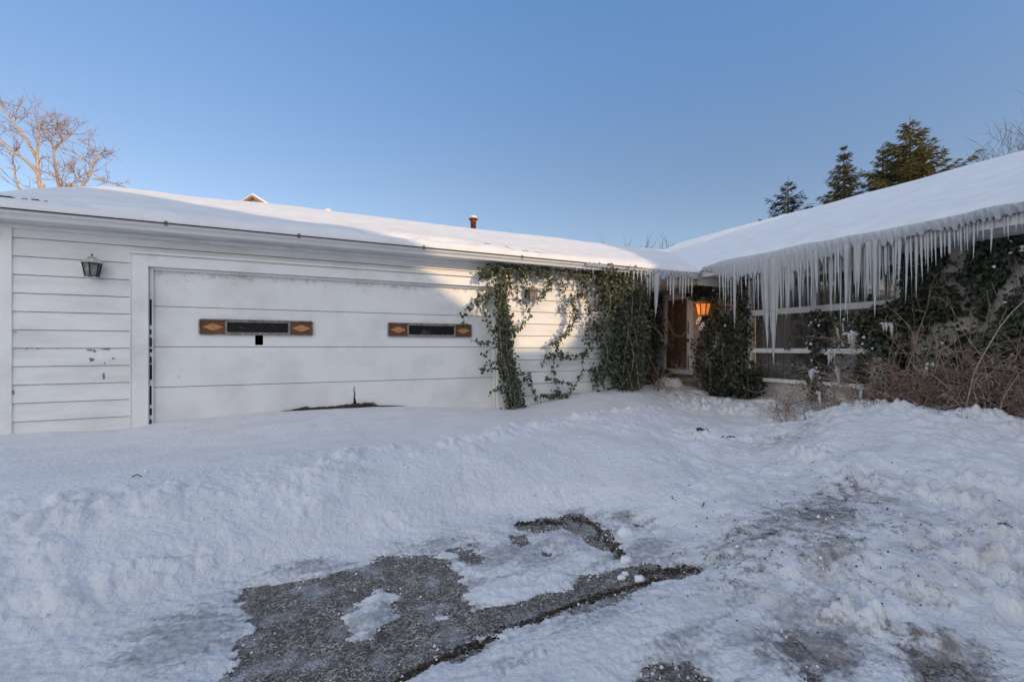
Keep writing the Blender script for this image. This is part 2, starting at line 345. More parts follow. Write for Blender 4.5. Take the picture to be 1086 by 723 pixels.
class Ivy:
    def __init__(s, loc, label, nrm, group='ivy climbing on the walls'):
        s.root = empty('ivy', loc, label, 'ivy', group); s.nrm = np.array(nrm, float); s.P = []; s.st = MB(); s.sz = []
    def strand(s, pts, spacing=.03, spread=.035, size=.05, rad=.006, out=(.02, .10), proj=None):
        w = []
        for p in pts:
            q = Vector(p)+Vector(s.nrm)*random.uniform(*out); w.append(q)
        ln = smooth_line(w, 6); s.st.tube(ln, [rad*random.uniform(.8, 1.2) for _ in ln], 4)
        L = sum((ln[i+1]-ln[i]).length for i in range(len(ln)-1)); n = max(2, int(L/spacing))
        a = np.array(ln); idx = RNG.uniform(0, len(a)-1.001, n); i0 = idx.astype(int); f = (idx-i0)[:, None]
        p = a[i0]*(1-f)+a[i0+1]*f+RNG.normal(0, spread, (n, 3)); s.add(p, size)
    def cloud(s, poly, proj, n, depth, size=.055, holes=(), thr=None, nscale=3.0, seed=3, keep=0.0, jit=1.3):
        xs = [p[0] for p in poly]; ys = [p[1] for p in poly]
        q = np.stack([RNG.uniform(min(xs), max(xs), n*3), RNG.uniform(min(ys), max(ys), n*3)], 1)
        ok = inpoly(q[:, 0], q[:, 1], poly)
        for h in holes: ok &= ~inpoly(q[:, 0], q[:, 1], h)
        q = q[ok][:n]; q = q+RNG.normal(0, jit, q.shape)
        W = np.array([proj(a, b) for a, b in q]); 
        if thr is not None:
            u = (W[:, 0]+W[:, 1])*nscale; v = W[:, 2]*nscale
            k = (fbm(u, v, 4, seed) > thr) | (RNG.random(len(W)) < keep); W = W[k]
        W = W+s.nrm[None]*(RNG.random(len(W))**1.3*depth)[:, None]
        s.add(W, size)
    def add(s, p, size): s.P.append(p); s.sz.append(np.full(len(p), size))
    def done(s, m, m2=None, snow=0):
        P = np.concatenate(s.P)
        if snow:
            q = P[RNG.choice(len(P), snow, replace=False)]+s.nrm*.05; V, F = leaf_mesh(q, .045, s.nrm+np.array((0, 0, .6)), tilt=.5); np_mesh('clinging_snow', V, F, M['lump'], s.root)['kind'] = 'stuff'
        P = P; sz = np.concatenate(s.sz)
        V, F = leaf_mesh(P, sz, s.nrm+np.array((0, 0, .25)))
        np_mesh('leaves', V, F, m, s.root)
        if s.st.v: s.st.build('stems', M['ivystem'], s.root)
        return s.root
def inpoly(x, y, poly):
    x = np.asarray(x); y = np.asarray(y); r = np.zeros(x.shape, bool); n = len(poly)
    for i in range(n):
        x0, y0 = poly[i][0], poly[i][1]; x1, y1 = poly[(i+1) % n][0], poly[(i+1) % n][1]
        if y0 == y1: continue
        c = ((y0 > y) != (y1 > y)) & (x < (x1-x0)*(y-y0)/(y1-y0)+x0); r ^= c
    return r
def sdpoly(x, y, poly):
    d = np.full(x.shape, 99.0); n = len(poly)
    for i in range(n):
        ax, ay = poly[i]; bx, by = poly[(i+1) % n]; ex, ey = bx-ax, by-ay
        t = np.clip(((x-ax)*ex+(y-ay)*ey)/(ex*ex+ey*ey+1e-9), 0, 1)
        d = np.minimum(d, np.hypot(x-ax-t*ex, y-ay-t*ey))
    return np.where(inpoly(x, y, poly), -d, d)

# ------------------------------------------------------------------ ground
ZA = -1.40
def base_asphalt(x, y): return ZA+.010*fbm(x*.7, y*.7, 2, 5)-.005
CP = []
for px, py in ((-40, 462), (0, 461), (70, 458), (135, 456), (170, 448), (230, 443), (300, 437), (370, 433), (430, 431), (500, 434), (545, 432), (600, 420), (640, 413), (668, 410)):
    p = on_y(px, py, 7.46); CP.append((p.x, p.y, p.z))
for px, py, z in ((0, 500, -1.0), (140, 490, -1.0), (300, 470, -.99), (430, 455, -.99), (560, 446, -1.0), (640, 432, -.99),      # blown flat in front of the garage
                  (0, 548, -1.0), (150, 523, -.99), (300, 498, -.98), (430, 477, -.98), (543, 457, -.98), (640, 440, -.97), (700, 434, -1.0),   # lip of the ploughed bank
                  (0, 610, -1.18), (150, 585, -1.2), (300, 555, -1.21), (430, 530, -1.2), (540, 505, -1.17), (640, 490, -1.14), (720, 480, -1.10),
                  (-60, 690, -1.33), (0, 685, -1.34), (120, 655, -1.345), (240, 615, -1.355), (400, 580, -1.365), (540, 545, -1.37), (640, 540, -1.35), (720, 560, -1.30)):
    p = on_z(px, py, z); CP.append((p.x, p.y, z))
for px, py, x in ((690, 409, 8.2), (712, 402, 8.35), (735, 412, 8.5), (760, 419, 8.55), (800, 421, 8.55)):
    p = on_x(px, py, x); CP.append((p.x, p.y, p.z))
for px, py, z in ((720, 425, -1.06), (760, 436, -1.05), (800, 440, -1.06), (830, 443, -1.0), (735, 447, -1.02), (770, 453, -1.02)):
    p = on_z(px, py, z); CP.append((p.x, p.y, z))
for px, py, d in ((822, 452, 6.1), (860, 437, 6.3), (910, 431, 5.9), (960, 430, 5.6), (1010, 433, 5.3), (1086, 446, 4.9), (1180, 470, 4.5),     # crest on the right
                  (800, 490, 4.9), (870, 480, 4.7), (960, 480, 4.4), (1060, 490, 4.0), (1160, 520, 3.6),
                  (760, 540, 3.55), (850, 540, 3.45), (950, 545, 3.2), (1070, 555, 3.0),
                  (800, 600, 2.72), (920, 610, 2.58), (1060, 620, 2.4),
                  (720, 640, 2.52), (820, 670, 2.27), (950, 690, 2.1), (1086, 700, 2.02), (600, 700, 2.08), (300, 723, 1.96)):
    p = at_d(px, py, d); CP.append((p.x, p.y, p.z))
CP += [(8.9, y, -1.0) for y in (-2, 0, 2, 4, 6)]+[(7.4, 2, -.85), (7.4, 4.5, -.92), (11, 5, -1.0), (12, 10, -1.0), (6, 10, -1.0), (0, 10, -1), (-4, 9, -1.0), (-4, 5, -1.0), (-4, 2, -1.33), (-3, -1, -1.35), (0, 0, -1.38), (0, -3, -1.38), (3, -2, -1.36), (4, .5, -1.2), (6, 0, -.9), (7, -3, -1.0)]
CPA = np.array(CP)
def _U(r): return np.where(r > 1e-9, r*r*np.log(r+1e-9), 0)
_K = _U(np.hypot(CPA[:, None, 0]-CPA[None, :, 0], CPA[:, None, 1]-CPA[None, :, 1]))+np.eye(len(CPA))*.06
_Pm = np.c_[np.ones(len(CPA)), CPA[:, :2]]
_A = np.block([[_K, _Pm], [_Pm.T, np.zeros((3, 3))]])
_W = np.linalg.solve(_A, np.r_[CPA[:, 2], 0, 0, 0])
def tps(x, y):
    z = _W[-3]+_W[-2]*x+_W[-1]*y
    for (cx, cy, _), w in zip(CPA, _W): z = z+w*_U(np.hypot(x-cx, y-cy))
    return z
def gp(pts): return [tuple(on_z(a, b, ZA).xy) for a, b in pts]
PATCH = [gp(q) for q in (
    [(250, 628), (262, 622), (340, 612), (352, 606), (392, 598), (440, 589), (475, 590), (485, 605), (492, 628), (505, 645), (545, 640), (590, 625), (612, 610), (660, 603), (690, 600), (742, 602), (735, 612), (700, 616), (640, 637), (585, 655), (530, 672), (495, 690), (455, 704), (425, 722), (400, 760), (235, 770), (250, 720), (262, 680)],
    [(543, 554), (575, 549), (598, 551), (600, 560), (575, 566), (552, 562)],
    [(597, 545), (620, 544), (640, 556), (652, 575), (662, 588), (655, 592), (640, 582), (622, 572), (602, 562)],
    [(480, 585), (500, 582), (520, 592), (508, 600), (490, 596)],
    [(541, 567), (556, 567), (562, 578), (552, 582)],
    [(500, 578), (512, 582), (508, 587)], [(578, 587), (590, 591), (586, 596)],
    [(676, 557), (694, 562), (690, 567)],
    [(680, 720), (700, 708), (732, 707), (752, 720), (748, 760), (672, 760)],
    [(828, 672), (842, 672), (870, 692), (885, 705), (878, 712), (850, 695)],
    [(850, 706), (866, 712), (880, 740), (858, 740)], [(988, 712), (1020, 708), (1040, 722), (1000, 735)])]
ISLE = [gp(q) for q in ([(372, 655), (398, 622), (410, 622), (420, 640), (412, 660), (395, 676), (376, 676)], [(455, 643), (468, 645), (466, 652), (457, 652)])]
ICE = [(*on_z(a, b, ZA).xy, rx, ry, s) for a, b, rx, ry, s in (
    (560, 590, .55, .30, .75), (630, 560, .5, .3, .75), (200, 680, .38, .36, .8), (330, 605, .5, .10, .8), (450, 583, .55, .12, .75), (690, 590, .45, .25, .8),
    (400, 660, .4, .2, .9), (850, 655, .36, .10, .85), (880, 690, .32, .14, .8), (800, 640, .3, .08, .6), (980, 650, .3, .1, .55), (780, 690, .3, .25, .55), (720, 700, .3, .2, .8), (560, 700, .5, .1, .55), (640, 660, .6, .1, .6), (1010, 712, .25, .15, .8), (500, 620, .4, .2, .5), (650, 620, .5, .12, .9))]
TRACK = gp([(400, 780), (560, 668), (742, 606), (850, 560), (905, 590), (840, 630), (720, 680), (660, 780)])
def ground_z(x, y, fine=True):
    x = np.asarray(x, float); y = np.asarray(y, float)
    r = np.hypot(x, y)
    z = tps(x, y); far = sstep(11, 16, r); z = z*(1-far)+(-1.28+.15*(fbm(x*.05, y*.05, 3, 9)-.5))*far
    z = np.maximum(z, ZA+.022)
    track = sstep(.12, -.18, sdpoly(x, y, TRACK)); side = sstep(-.25, .75, x-1.75-.92*np.maximum(y-2, 0)-.35*np.maximum(2-y, 0))        # clods thrown up by the plough
    lipd = y-(4.2+.33*x*.95)                                                # distance beyond the bank lip
    face = sstep(.35, -.1, lipd)*(1-side)
    path = np.exp(-(((x-7.1)/.9)**2+((y-6.6)/1.1)**2))*.9
    if not fine: return z
    deep = sstep(.02, .12, z-ZA)
    n1 = fbm(x*1.1, y*1.1, 4, 21)-.5; n2 = fbm(x*5, y*5, 5, 31, .55)-.5
    w1 = .55-worley(x*4.2+n2*1.2, y*4.2-n2*1.2, 41); w2 = .55-worley(x*9+n2*2, y*9+n2, 43); w3 = .55-worley(x*19, y*19+n2*3, 44)
    m4 = sstep(.42, .62, fbm(x*1.7, y*1.7, 3, 77)); n3 = fbm(x*22, y*22, 3, 79, .6)-.5
    rough = side*np.clip(1-far, 0, 1)*sstep(8.6, 7.0, x)
    m6 = sstep(.40, .60, fbm(x*.85+3, y*.85, 3, 78)); mix = (.35+.65*m6)
    rough = rough*(1-.8*track)
    z = z+rough*(.20*n1+.11*n2*mix+.14*w1*(.15+m4)*mix+.14*w2*(.2+m4)*(.3+.7*m6)+.034*w3*m4*m6+.026*n3*m6-.045)*(.35+.65*deep)
    m5 = sstep(.50, .66, fbm(x*1.3+9, y*1.3, 3, 87))
    z = z+face*deep*(.05*n1+.022*n2+.05*np.maximum(w1, 0)*m5+.035*np.maximum(w2, 0)*m5+.006*n3)
    lip = np.exp(-(lipd/.24)**2)*(1-side)*sstep(.38, .55, fbm(x*2.6, y*2.6, 3, 61))
    z = z+lip*(.03+.07*np.maximum(w2, -.2)+.08*np.maximum(w1, 0)+.03*n2)
    z = z+path*(.09*w1+.09*n1*2+.06*w2)
    z = z+(1-side)*(1-face)*(.035*n1+.006*n2)*np.clip(1-far, 0, 1)
    return z
def build_ground():
    az = np.concatenate([np.arange(4, 122, .165), np.arange(122, 364, 3.0)]); az = np.radians(az)
    rr = [.04, .3, .6]; r = .9
    while r < 12.5: rr.append(r); r *= 1.0052
    while r < 400: rr.append(r); r *= 1.18
    rr = np.array(rr); A, Q = np.meshgrid(az, rr); X = Q*np.cos(A); Y = Q*np.sin(A)
    Z = ground_z(X, Y); dirt = np.zeros_like(Z); ice = np.zeros_like(Z)
    nr = (rr > .5) & (rr < 6); x = X[nr]; y = Y[nr]; z = Z[nr]
    wob = (fbm(x*4, y*9, 5, 70, .6)-.5)
    sd = np.full(x.shape, 9.0)
    for p in PATCH: sd = np.minimum(sd, sdpoly(x, y, p))
    for p in ISLE: sd = np.maximum(sd, -sdpoly(x, y, p)-.0)
    sd = sd+wob*.22+(fbm(x*60, y*70, 3, 74)-.5)*.03+(fbm(x*24, y*30, 4, 71, .6)-.5)*.06
    T = np.maximum(z-ZA, .02)
    low = sstep(.16, .03, T)
    thick = .004+.030*sstep(.0, .22, sd)+.028*(fbm(x*7, y*14, 5, 72, .6)-.38)*sstep(.01, .06, sd)+.012*(fbm(x*34, y*40, 3, 73)-.5)*sstep(.0, .05, sd)
    flat = ZA+np.maximum(thick, .002)
    z = z*(1-low)+flat*low
    z = np.where(sd < .18, np.minimum(z, flat+np.maximum(sd, 0)*.5), z)
    z = np.where(sd < 0, ZA-.012-.05*sstep(0, .05, -sd), z)
    ic = np.exp(-np.maximum(sd, 0)/.09)*.62*(sd > 0)
    for cx, cy, rx, ry, s in ICE:
        ic = np.maximum(ic, s*np.exp(-((x-cx)/rx)**2-((y-cy)/ry)**2))
    ic = ic*sstep(.25, .06, z-ZA)
    Z[nr] = z; ice[nr] = ic
    for px, py, d, rx, ry, s in ((860, 545, 3.35, .95, .5, .55), (800, 562, 3.1, .7, .4, .5), (880, 578, 2.9, .6, .35, .5), (900, 520, 3.7, .8, .5, .5), (980, 560, 3.0, 1.2, .8, .38), (880, 640, 2.4, .9, .5, .3), (840, 455, 5.6, 1.2, .4, .4), (790, 600, 2.75, .5, .3, .45), (930, 600, 2.6, .8, .5, .35), (1040, 560, 2.9, .7, .6, .3), (800, 455, 5.2, .8, .3, .35), (860, 690, 2.15, .4, .3, .6), (1000, 700, 2.05, .4, .3, .6), (940, 470, 4.6, .9, .3, .25), (660, 530, 3.8, .15, .12, .6)):
        c = at_d(px, py, d); dirt = np.maximum(dirt, min(1, s*1.28)*np.exp(-((X-c.x)/rx)**2-((Y-c.y)/ry)**2))
    V = np.stack([X, Y, Z], -1).reshape(-1, 3); F = gridF(len(rr), len(az), True)
    o = np_mesh('snow', V, F, M['snow'], None, True, {'ice': ice, 'dirt': dirt}); tag(o, kind='structure')
    # driveway asphalt: one sheet under the snow, showing where it was scraped bare
    g = np.arange(-5, 5.01, .05); gx, gy = np.meshgrid(g, np.arange(-9, 4.6, .05)); gz = np.full_like(gx, ZA)+.004*(fbm(gx*2, gy*2, 3, 90)-.5)
    o = np_mesh('driveway', np.stack([gx, gy, gz], -1).reshape(-1, 3), gridF(*gx.shape), M['asphalt'], None, True); tag(o, kind='structure')
    return None
build_ground()
def gz1(x, y): return float(ground_z(np.array([x]), np.array([y]))[0])

# ------------------------------------------------------------------ GARAGE
YW = 7.50; YD = 7.575; YC = 7.455; GX0, GX1 = -2.97, 6.45; SOF = 1.44
EY = 7.20; PG = .34; RGY = 11.5
garage = empty('attached_garage', (1.7, YW, -1.0), 'white clapboard garage with a wide panelled door and snow along its eave', 'garage')
dx0, dx1 = on_y(161, 400, YD).x, on_y(161, 400, YD).x+4.88
cz0, cz1 = 1.04, 1.19
cxl0, cxl1 = on_y(139, 400, YC).x, dx0-.015
cxr0, cxr1 = dx1+.015, dx1+.19
def siding():
    m = MB(); zs = [1.29-.2165*k for k in range(12)]
    def run(x0, x1, k0=0):
        for k in range(k0, 12):
            z = zs[k]; zt = z+.2165
            m.prism([(x0, YW-.016, z), (x0, YW-.002, zt+.01), (x0, YW+.02, zt+.01), (x0, YW+.02, z)], (x1-x0, 0, 0))
    run(GX0+.09, cxl0, 0); run(cxr1, GX1, 0)
    run(cxl0, cxr1, 0) if False else None
    for z, zt in ((zs[0], SOF+.02), (1.195, zs[0]-.0)):
        m.prism([(cxl0, YW-.016, z), (cxl0, YW-.002, zt+.005), (cxl0, YW+.02, zt+.005), (cxl0, YW+.02, z)], (cxr1-cxl0, 0, 0))
    # side wall on the left end
    m.box(GX0+.001, GX0+.12, YW+.03, 15.4, -1.3, SOF)
    m.prism([(GX0+.001, YW+.03, SOF), (GX0+.001, 15.4, SOF), (GX0+.001, RGY, SOF+PG*(RGY-YW)*.97)], (.12, 0, 0))
    m.box(GX1-.12, GX1, YW+.03, 9.6, -1.3, SOF)
    return m
siding().build('siding', M['siding'], garage)
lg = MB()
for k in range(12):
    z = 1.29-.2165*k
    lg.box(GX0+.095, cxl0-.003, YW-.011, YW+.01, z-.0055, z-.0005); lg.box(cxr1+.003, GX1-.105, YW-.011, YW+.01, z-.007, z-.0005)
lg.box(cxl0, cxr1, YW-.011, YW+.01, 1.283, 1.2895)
lg.build('lap_shadow_gap', M['lap'], garage)  # dark strips under the boards: lap shadow lines put in as colour
for px, py, w_, h_ in ((95, 371, .05, .014), (113, 370, .06, .010), (97, 381, .03, .035), (111, 385, .010, .015), (120, 380, .02, .012), (110, 399, .016, .05), (16, 352, .012, .008), (57, 388, .012, .010), (14, 416, .010, .03), (100, 372, .02, .03), (60, 369, .015, .006), (40, 370, .02, .006), (28, 370, .015, .006)):
    c = on_y(px, py, YW-.018); n = 11; pts = []
    for i in range(n):
        t = 6.283*i/n; q = random.uniform(.45, 1.1); pts.append((c.x+w_*q*math.cos(t), YW-.0165, c.z+h_*q*math.sin(t)))
    MB().prism(pts, (0, -.0012, 0)).build('paint_flake', M['tin'], garage)
MB().box(GX0+.12, cxl1, YW+.022, YW+.10, -1.3, SOF).box(cxr0, GX1-.12, YW+.022, YW+.10, -1.3, SOF).box(cxl1, cxr0, YW+.022, YW+.10, cz0, SOF).box(GX0+.12, GX1-.12, 15.2, 15.4, -1.3, SOF).build('wall', M['gap'], garage)
MB().box(GX0-.01, GX0+.09, YW-.03, YW+.03, -1.3, SOF).build('corner_board', M['trim'], garage)
MB().box(GX1-.10, GX1+.012, YW-.03, YW+.03, -1.3, SOF).build('corner_board', M['trim'], garage)
# opening casing
cs = MB()
cs.box(cxl0, cxl1-.0, YC, YW+.10, -1.3, cz1-.002); cs.box(cxr0, cxr1, YC, YW+.10, -1.3, cz1-.002); cs.box(cxl1+.001, cxr0-.001, YC+.002, YW+.10, cz0, cz1-.004)
cs.box(cxl0-.02, cxr1+.02, YC-.035, YW, cz1, cz1+.03)
cs.box(cxl0-.012, cxl0-.001, YC-.008, YW, -1.3, cz1-.003)
cs.build('door_casing', M['trim'], garage)
MB().box(cxl1+.001, dx0+.025, YD-.045, YD-.012, -1.2, cz0-.001).box(dx1-.025, cxr0-.001, YD-.045, YD-.012, -1.2, cz0-.001).box(dx0+.026, dx1-.026, YD-.045, YD-.012, cz0-.035, cz0-.001).build('door_stop', M['trim'], garage)
# rotted weather strip, in broken lengths beside the stop
zz = .62
while zz > -1.0:
    l = random.uniform(.04, .34); MB().box(cxl1+.004, dx0+.006+random.uniform(0, .006), YD-.049, YD-.046, zz-l, zz).build('weather_strip', M['gap'], garage); zz -= l+random.uniform(.015, .09)
# the door
gd = bpy.data.objects.new('garage_door', None); COL.objects.link(gd); gd.parent = garage; gd.location = (0, 0, 0)
lines = [1.04, .537, .004, -.529, -1.10]
hx0, hx1 = on_y(270.5, 360, YD).x, on_y(279, 360, YD).x; hz0, hz1 = .03, .178
for k in range(4):
    z1 = lines[k]-.004; z0 = lines[k+1]+.004; m = MB()
    if k == 1:
        m.box(dx0, hx0, YD, YD+.04, z0, z1).box(hx1, dx1, YD, YD+.04, z0, z1).box(hx0, hx1, YD, YD+.04, hz1, z1).box(hx0, hx1, YD, YD+.04, z0, hz0)
    else: m.box(dx0, dx1, YD, YD+.04, z0, z1)
    m.build('door_panel', M['door'], gd)
    MB().box(dx0, dx1, YD+.018, YD+.030, lines[k+1]-.004, lines[k+1]+.004).build('panel_joint', M['gap'], gd)
MB().box(GX0+.2, GX1-.2, YD+.9, YD+.95, -1.2, 1.4).build('black_backing', M['hole'], garage)  # near-black sheet added behind the door, painting in the darkness of the hole
def strip(pa, pb, za, zb, ca, cb):
    xa, xb = on_y(pa, 350, YD).x, on_y(pb, 350, YD).x; c0, c1 = on_y(ca, 350, YD).x, on_y(cb, 350, YD).x
    y = YD
    for x0, x1 in ((xa, c0), (c1, xb)):
        MB().box(x0+.02, x1-.012, y-.012, y-.001, za+.004, zb-.004).build('wood_panel', M['mahog'], gd)
        cx = (x0+x1)/2+.004; cz = (za+zb)/2; w = (x1-x0)*.40; h = (zb-za)*.27
        MB().prism([(cx-w, y-.013, cz), (cx, y-.013, cz-h), (cx+w, y-.013, cz), (cx, y-.013, cz+h)], (0, -.008, 0)).build('diamond_inlay', M['gold'], gd)
        dm = MB()
        for s in (1, -1):
            for t in (1, -1): dm.tube([(cx+s*w*1.05, y-.016, cz), (cx, y-.016, cz+t*h*1.1)], .004, 4)
        dm.build('diamond_bead', M['mahog'], gd)
    fr = MB().box(xa, xa+.018, y-.034, y-.002, za, zb).box(xb-.018, xb, y-.034, y-.002, za, zb).box(xa+.019, xb-.019, y-.038, y-.002, zb-.003, zb+.012).box(xa+.019, xb-.019, y-.032, y-.002, za-.009, za+.003)
    fr.box(c0-.012, c0+.012, y-.028, y-.002, za+.004, zb-.004).box(c1-.012, c1+.012, y-.028, y-.002, za+.004, zb-.004)
    fr.box(c0+.013, c1-.013, y-.026, y-.002, zb-.028, zb-.004).box(c0+.013, c1-.013, y-.026, y-.002, za+.004, za+.030)
    fr.build('window_frame', M['tin'], gd)
    MB().box(c0+.013, c1-.013, y-.006, y-.001, za+.030, zb-.028).build('window_glass', M['glassdark'], gd)
strip(211, 332, .177, .373, 240, 306.5); strip(411, 500, .175, .380, 432.5, 482)
# rotten bottom edge of the door: dark torn strip, a split running up from it, bits of leaf litter
rb = MB(); xs = np.linspace(on_y(297, 437, YD).x, on_y(433, 432, YD).x, 90); up = []; dn = []
for i, x in enumerate(xs):
    t = i/89; e = min(1, 5*t, 5*(1-t)); zb = gz1(x, YD-.05)
    h = (.028+.03*math.exp(-((t-.55)/.10)**2)+.012*random.random()+(.018 if .1 < t < .2 else 0))*(1 if t < .74 else .55)
    up.append((x, zb+.0+h*e)); dn.append((x, zb-.06))
for i in range(89):
    rb.prism([(up[i][0], YD-.028, dn[i][1]), (up[i+1][0], YD-.028, dn[i+1][1]), (up[i+1][0], YD-.028, up[i+1][1]), (up[i][0], YD-.028, up[i][1])], (0, .026, 0))
rb.build('torn_bottom_seal', M['debris'], gd)
sx = on_y(376, 430, YD).x; zb = gz1(sx, YD-.05)
crk = MB(); pts = [(sx, zb+.02), (sx+.004, zb+.09), (sx-.006, zb+.16), (sx+.004, zb+.21), (sx-.012, zb+.27), (sx+.002, zb+.33)]
wd = [.035, .018, .010, .008, .005, .002]
for i in range(5):
    (xa, za), (xb, zb2) = pts[i], pts[i+1]
    crk.prism([(xa-wd[i], YD-.006, za), (xa+wd[i], YD-.006, za), (xb+wd[i+1], YD-.006, zb2), (xb-wd[i+1], YD-.006, zb2)], (0, .005, 0))
crk.build('split', M['gap'], gd)
fl = MB()
for i in range(14):
    x = random.uniform(sx-.05, sx+.32); z = gz1(x, YD-.06)+random.uniform(.01, .05); w = random.uniform(.02, .06)
    fl.prism([(x-w, YD-.05, z), (x+w, YD-.06, z+random.uniform(-.02, .02)), (x+w*.7, YD-.05, z+.02), (x-w*.6, YD-.045, z+.025)], (0, .012, 0))
fl.build('rotten_splinters', M['debris'], gd)
# soffit, gutter, roof
MB().box(GX0-.25, 7.87, EY+.01, YW-.0, SOF, SOF+.02).box(GX1+.013, 8.75, YW, 9.6, SOF, SOF+.02).build('soffit', M['soffit'], garage)
MB().box(GX0-.25, 7.60, YW-.045, YW-.018, SOF-.05, SOF-.002).build('frieze_board', M['trim'], garage)
gt = MB(); yb = EY
prof = [(yb, SOF-.005), (yb-.06, SOF-.005), (yb-.075, SOF+.03), (yb-.11, SOF+.055), (yb-.115, SOF+.10), (yb-.10, SOF+.105), (yb, SOF+.105)]
gt.prism([(GX0-.25, a, b) for a, b in prof], (7.86-(GX0-.25), 0, 0))
gt.build('gutter', M['gutter'], garage)
MB().box(GX0-.25, 7.80, EY-.135, EY-.118, SOF+.083, SOF+.096).build('gutter_lip', M['roofdeck'], garage)
for x in (-1.35, .15, 1.9, 3.6, 5.2): MB().box(x, x+.035, EY-.124, EY-.117, SOF+.06, SOF+.12).build('gutter_strap', M['tin'], garage)
ez = SOF+.10; rz = ez+PG*(RGY-EY)
rf = MB()
rf.prism([(GX0-.28, EY-.09, ez-.01), (GX0-.28, EY-.09, ez+.03), (GX0-.28, RGY, rz+.03), (GX0-.28, 15.9, ez+.02), (GX0-.28, 15.9, ez-.02), (GX0-.28, RGY, rz-.06)], (11.4-GX0+.28, 0, 0))
rfo = rf.build('roof', M['shingle'], garage)
# flue and little vent on the roof
fp = on_y(502, 245, 11.9)
fr = bpy.data.objects.new('flue_pipe', None); COL.objects.link(fr); fr.parent = garage
pz = on_y(502, 232, 11.9).z
MB().lathe((fp.x, fp.y, 0), [(.075, rz-.3), (.075, pz-.10), (.085, pz-.10), (.085, pz-.08), (.075, pz-.08), (.075, pz-.03)], 14).build('pipe', M['rust'], fr, True)
MB().lathe((fp.x, fp.y, 0), [(.125, pz-.03), (.13, pz-.015), (.10, pz+.02), (.03, pz+.05)], 14).build('pipe_cap', M['rust'], fr, True)
MB().lathe((fp.x, fp.y, 0), [(.115, pz+.01), (.10, pz+.045), (.05, pz+.075), (.01, pz+.085)], 12).build('cap_snow', M['lump'], fr, True)
vp = on_y(348, 224, 11.9); MB().lathe((vp.x, vp.y, 0), [(.035, rz-.2), (.035, vp.z+.06), (.02, vp.z+.07)], 10).box(vp.x-.07, vp.x+.07, vp.y-.03, vp.y+.03, vp.z+.01, vp.z+.035).build('plumbing_vent', M['steel'], garage)

# ------------------------------------------------------------------ snow on the roofs
def roof_snow(name, label, fn, us, vs, depth, m):
    """fn(u, v) -> (x, y, zroof); thickness profile closes to the roof at the borders"""
    U, Vv = np.meshgrid(us, vs); X, Y, Zr, T = fn(U, Vv)
    top = np.stack([X, Y, Zr+T], -1).reshape(-1, 3); bot = np.stack([X, Y, Zr-.005], -1).reshape(-1, 3)
    nr, nc = U.shape; F = gridF(nr, nc); n = nr*nc
    ring = [i for i in range(nc)]+[r*nc+nc-1 for r in range(1, nr)]+[(nr-1)*nc+i for i in range(nc-2, -1, -1)]+[r*nc for r in range(nr-2, 0, -1)]
    side = [(ring[i], ring[i]+n, ring[(i+1) % len(ring)]+n, ring[(i+1) % len(ring)]) for i in range(len(ring))]
    o = np_mesh(name, np.r_[top, bot], np.r_[F, F[:, ::-1]+n, np.array(side)], m, None, True)
    return tag(o, label, 'roof snow')
def ease(lo, hi, n, a=.02):
    t = np.linspace(0, 1, n); return lo+(hi-lo)*t
GE = EY-.10
def gfn(u, v):       # u along x, v along y
    z = np.where(v < RGY, ez+PG*(v-EY), ez+PG*(RGY-EY)-PG*(v-RGY))+.028
    d = np.minimum(v-GE, 15.9-v); e = np.sqrt(np.clip(d/.34, 0, 1)*(2-np.clip(d/.34, 0, 1)))
    el = np.clip((u-(GX0-.30))/.4, 0, 1); el = np.sqrt(el*(2-el))
    crest = .05*np.exp(-((v-RGY)/.9)**2)
    n = .09*(fbm(u*.45, v*.8, 4, 101)-.5)+.028*(fbm(u*1.6, v*4, 4, 103)-.5)
    t = (.13+n-crest)*e*(.25+.75*el)
    t = t*(1-.5*sstep(.42, .62, fbm(u*1.5, v*0+3.1, 3, 107))*np.exp(-((v-GE-.22)/.10)**2))
    return u+.0*v, v-.03*np.sin(np.clip(d/.3, 0, 1)*math.pi)*(v < 9), z, np.maximum(t, .004)
vs = np.concatenate([GE+.5*np.linspace(0, 1, 26)**1.6, np.linspace(GE+.53, 13, 75), np.linspace(13.2, 15.89, 12)])
roof_snow('roof_snow', 'smooth snow blanket covering the garage roof', gfn, np.linspace(GX0-.30, 11.3, 300), vs, .15, M['crustsnow'])
# strips of shingle showing through the snow low on the garage roof
def bare_strip(segs):
    for pa, pb, py, w in segs:
        pts = []
        for px in np.linspace(pa, pb, 5):
            y = GE+.22; q = on_y(px, py, y); v = np.array([[y]]); u = np.array([[q.x]])
            X, Y, Zr, T = gfn(u, v); pts.append((q.x, float(Y[0, 0]), float((Zr+T)[0, 0])+.002))
        MB().tube(pts, [w*.4, w, w*.8, w, w*.3], 5).build('bare_shingle_edge', M['shingle'], rfo)
bare_strip([(-4, 17, 215, .016), (24, 31, 218, .007), (34, 43, 219, .014), (48, 52, 219, .008)])
bare_strip([(512, 520, 262, .006), (535, 547, 264, .010), (553, 560, 265, .007), (566, 574, 266, .009)])

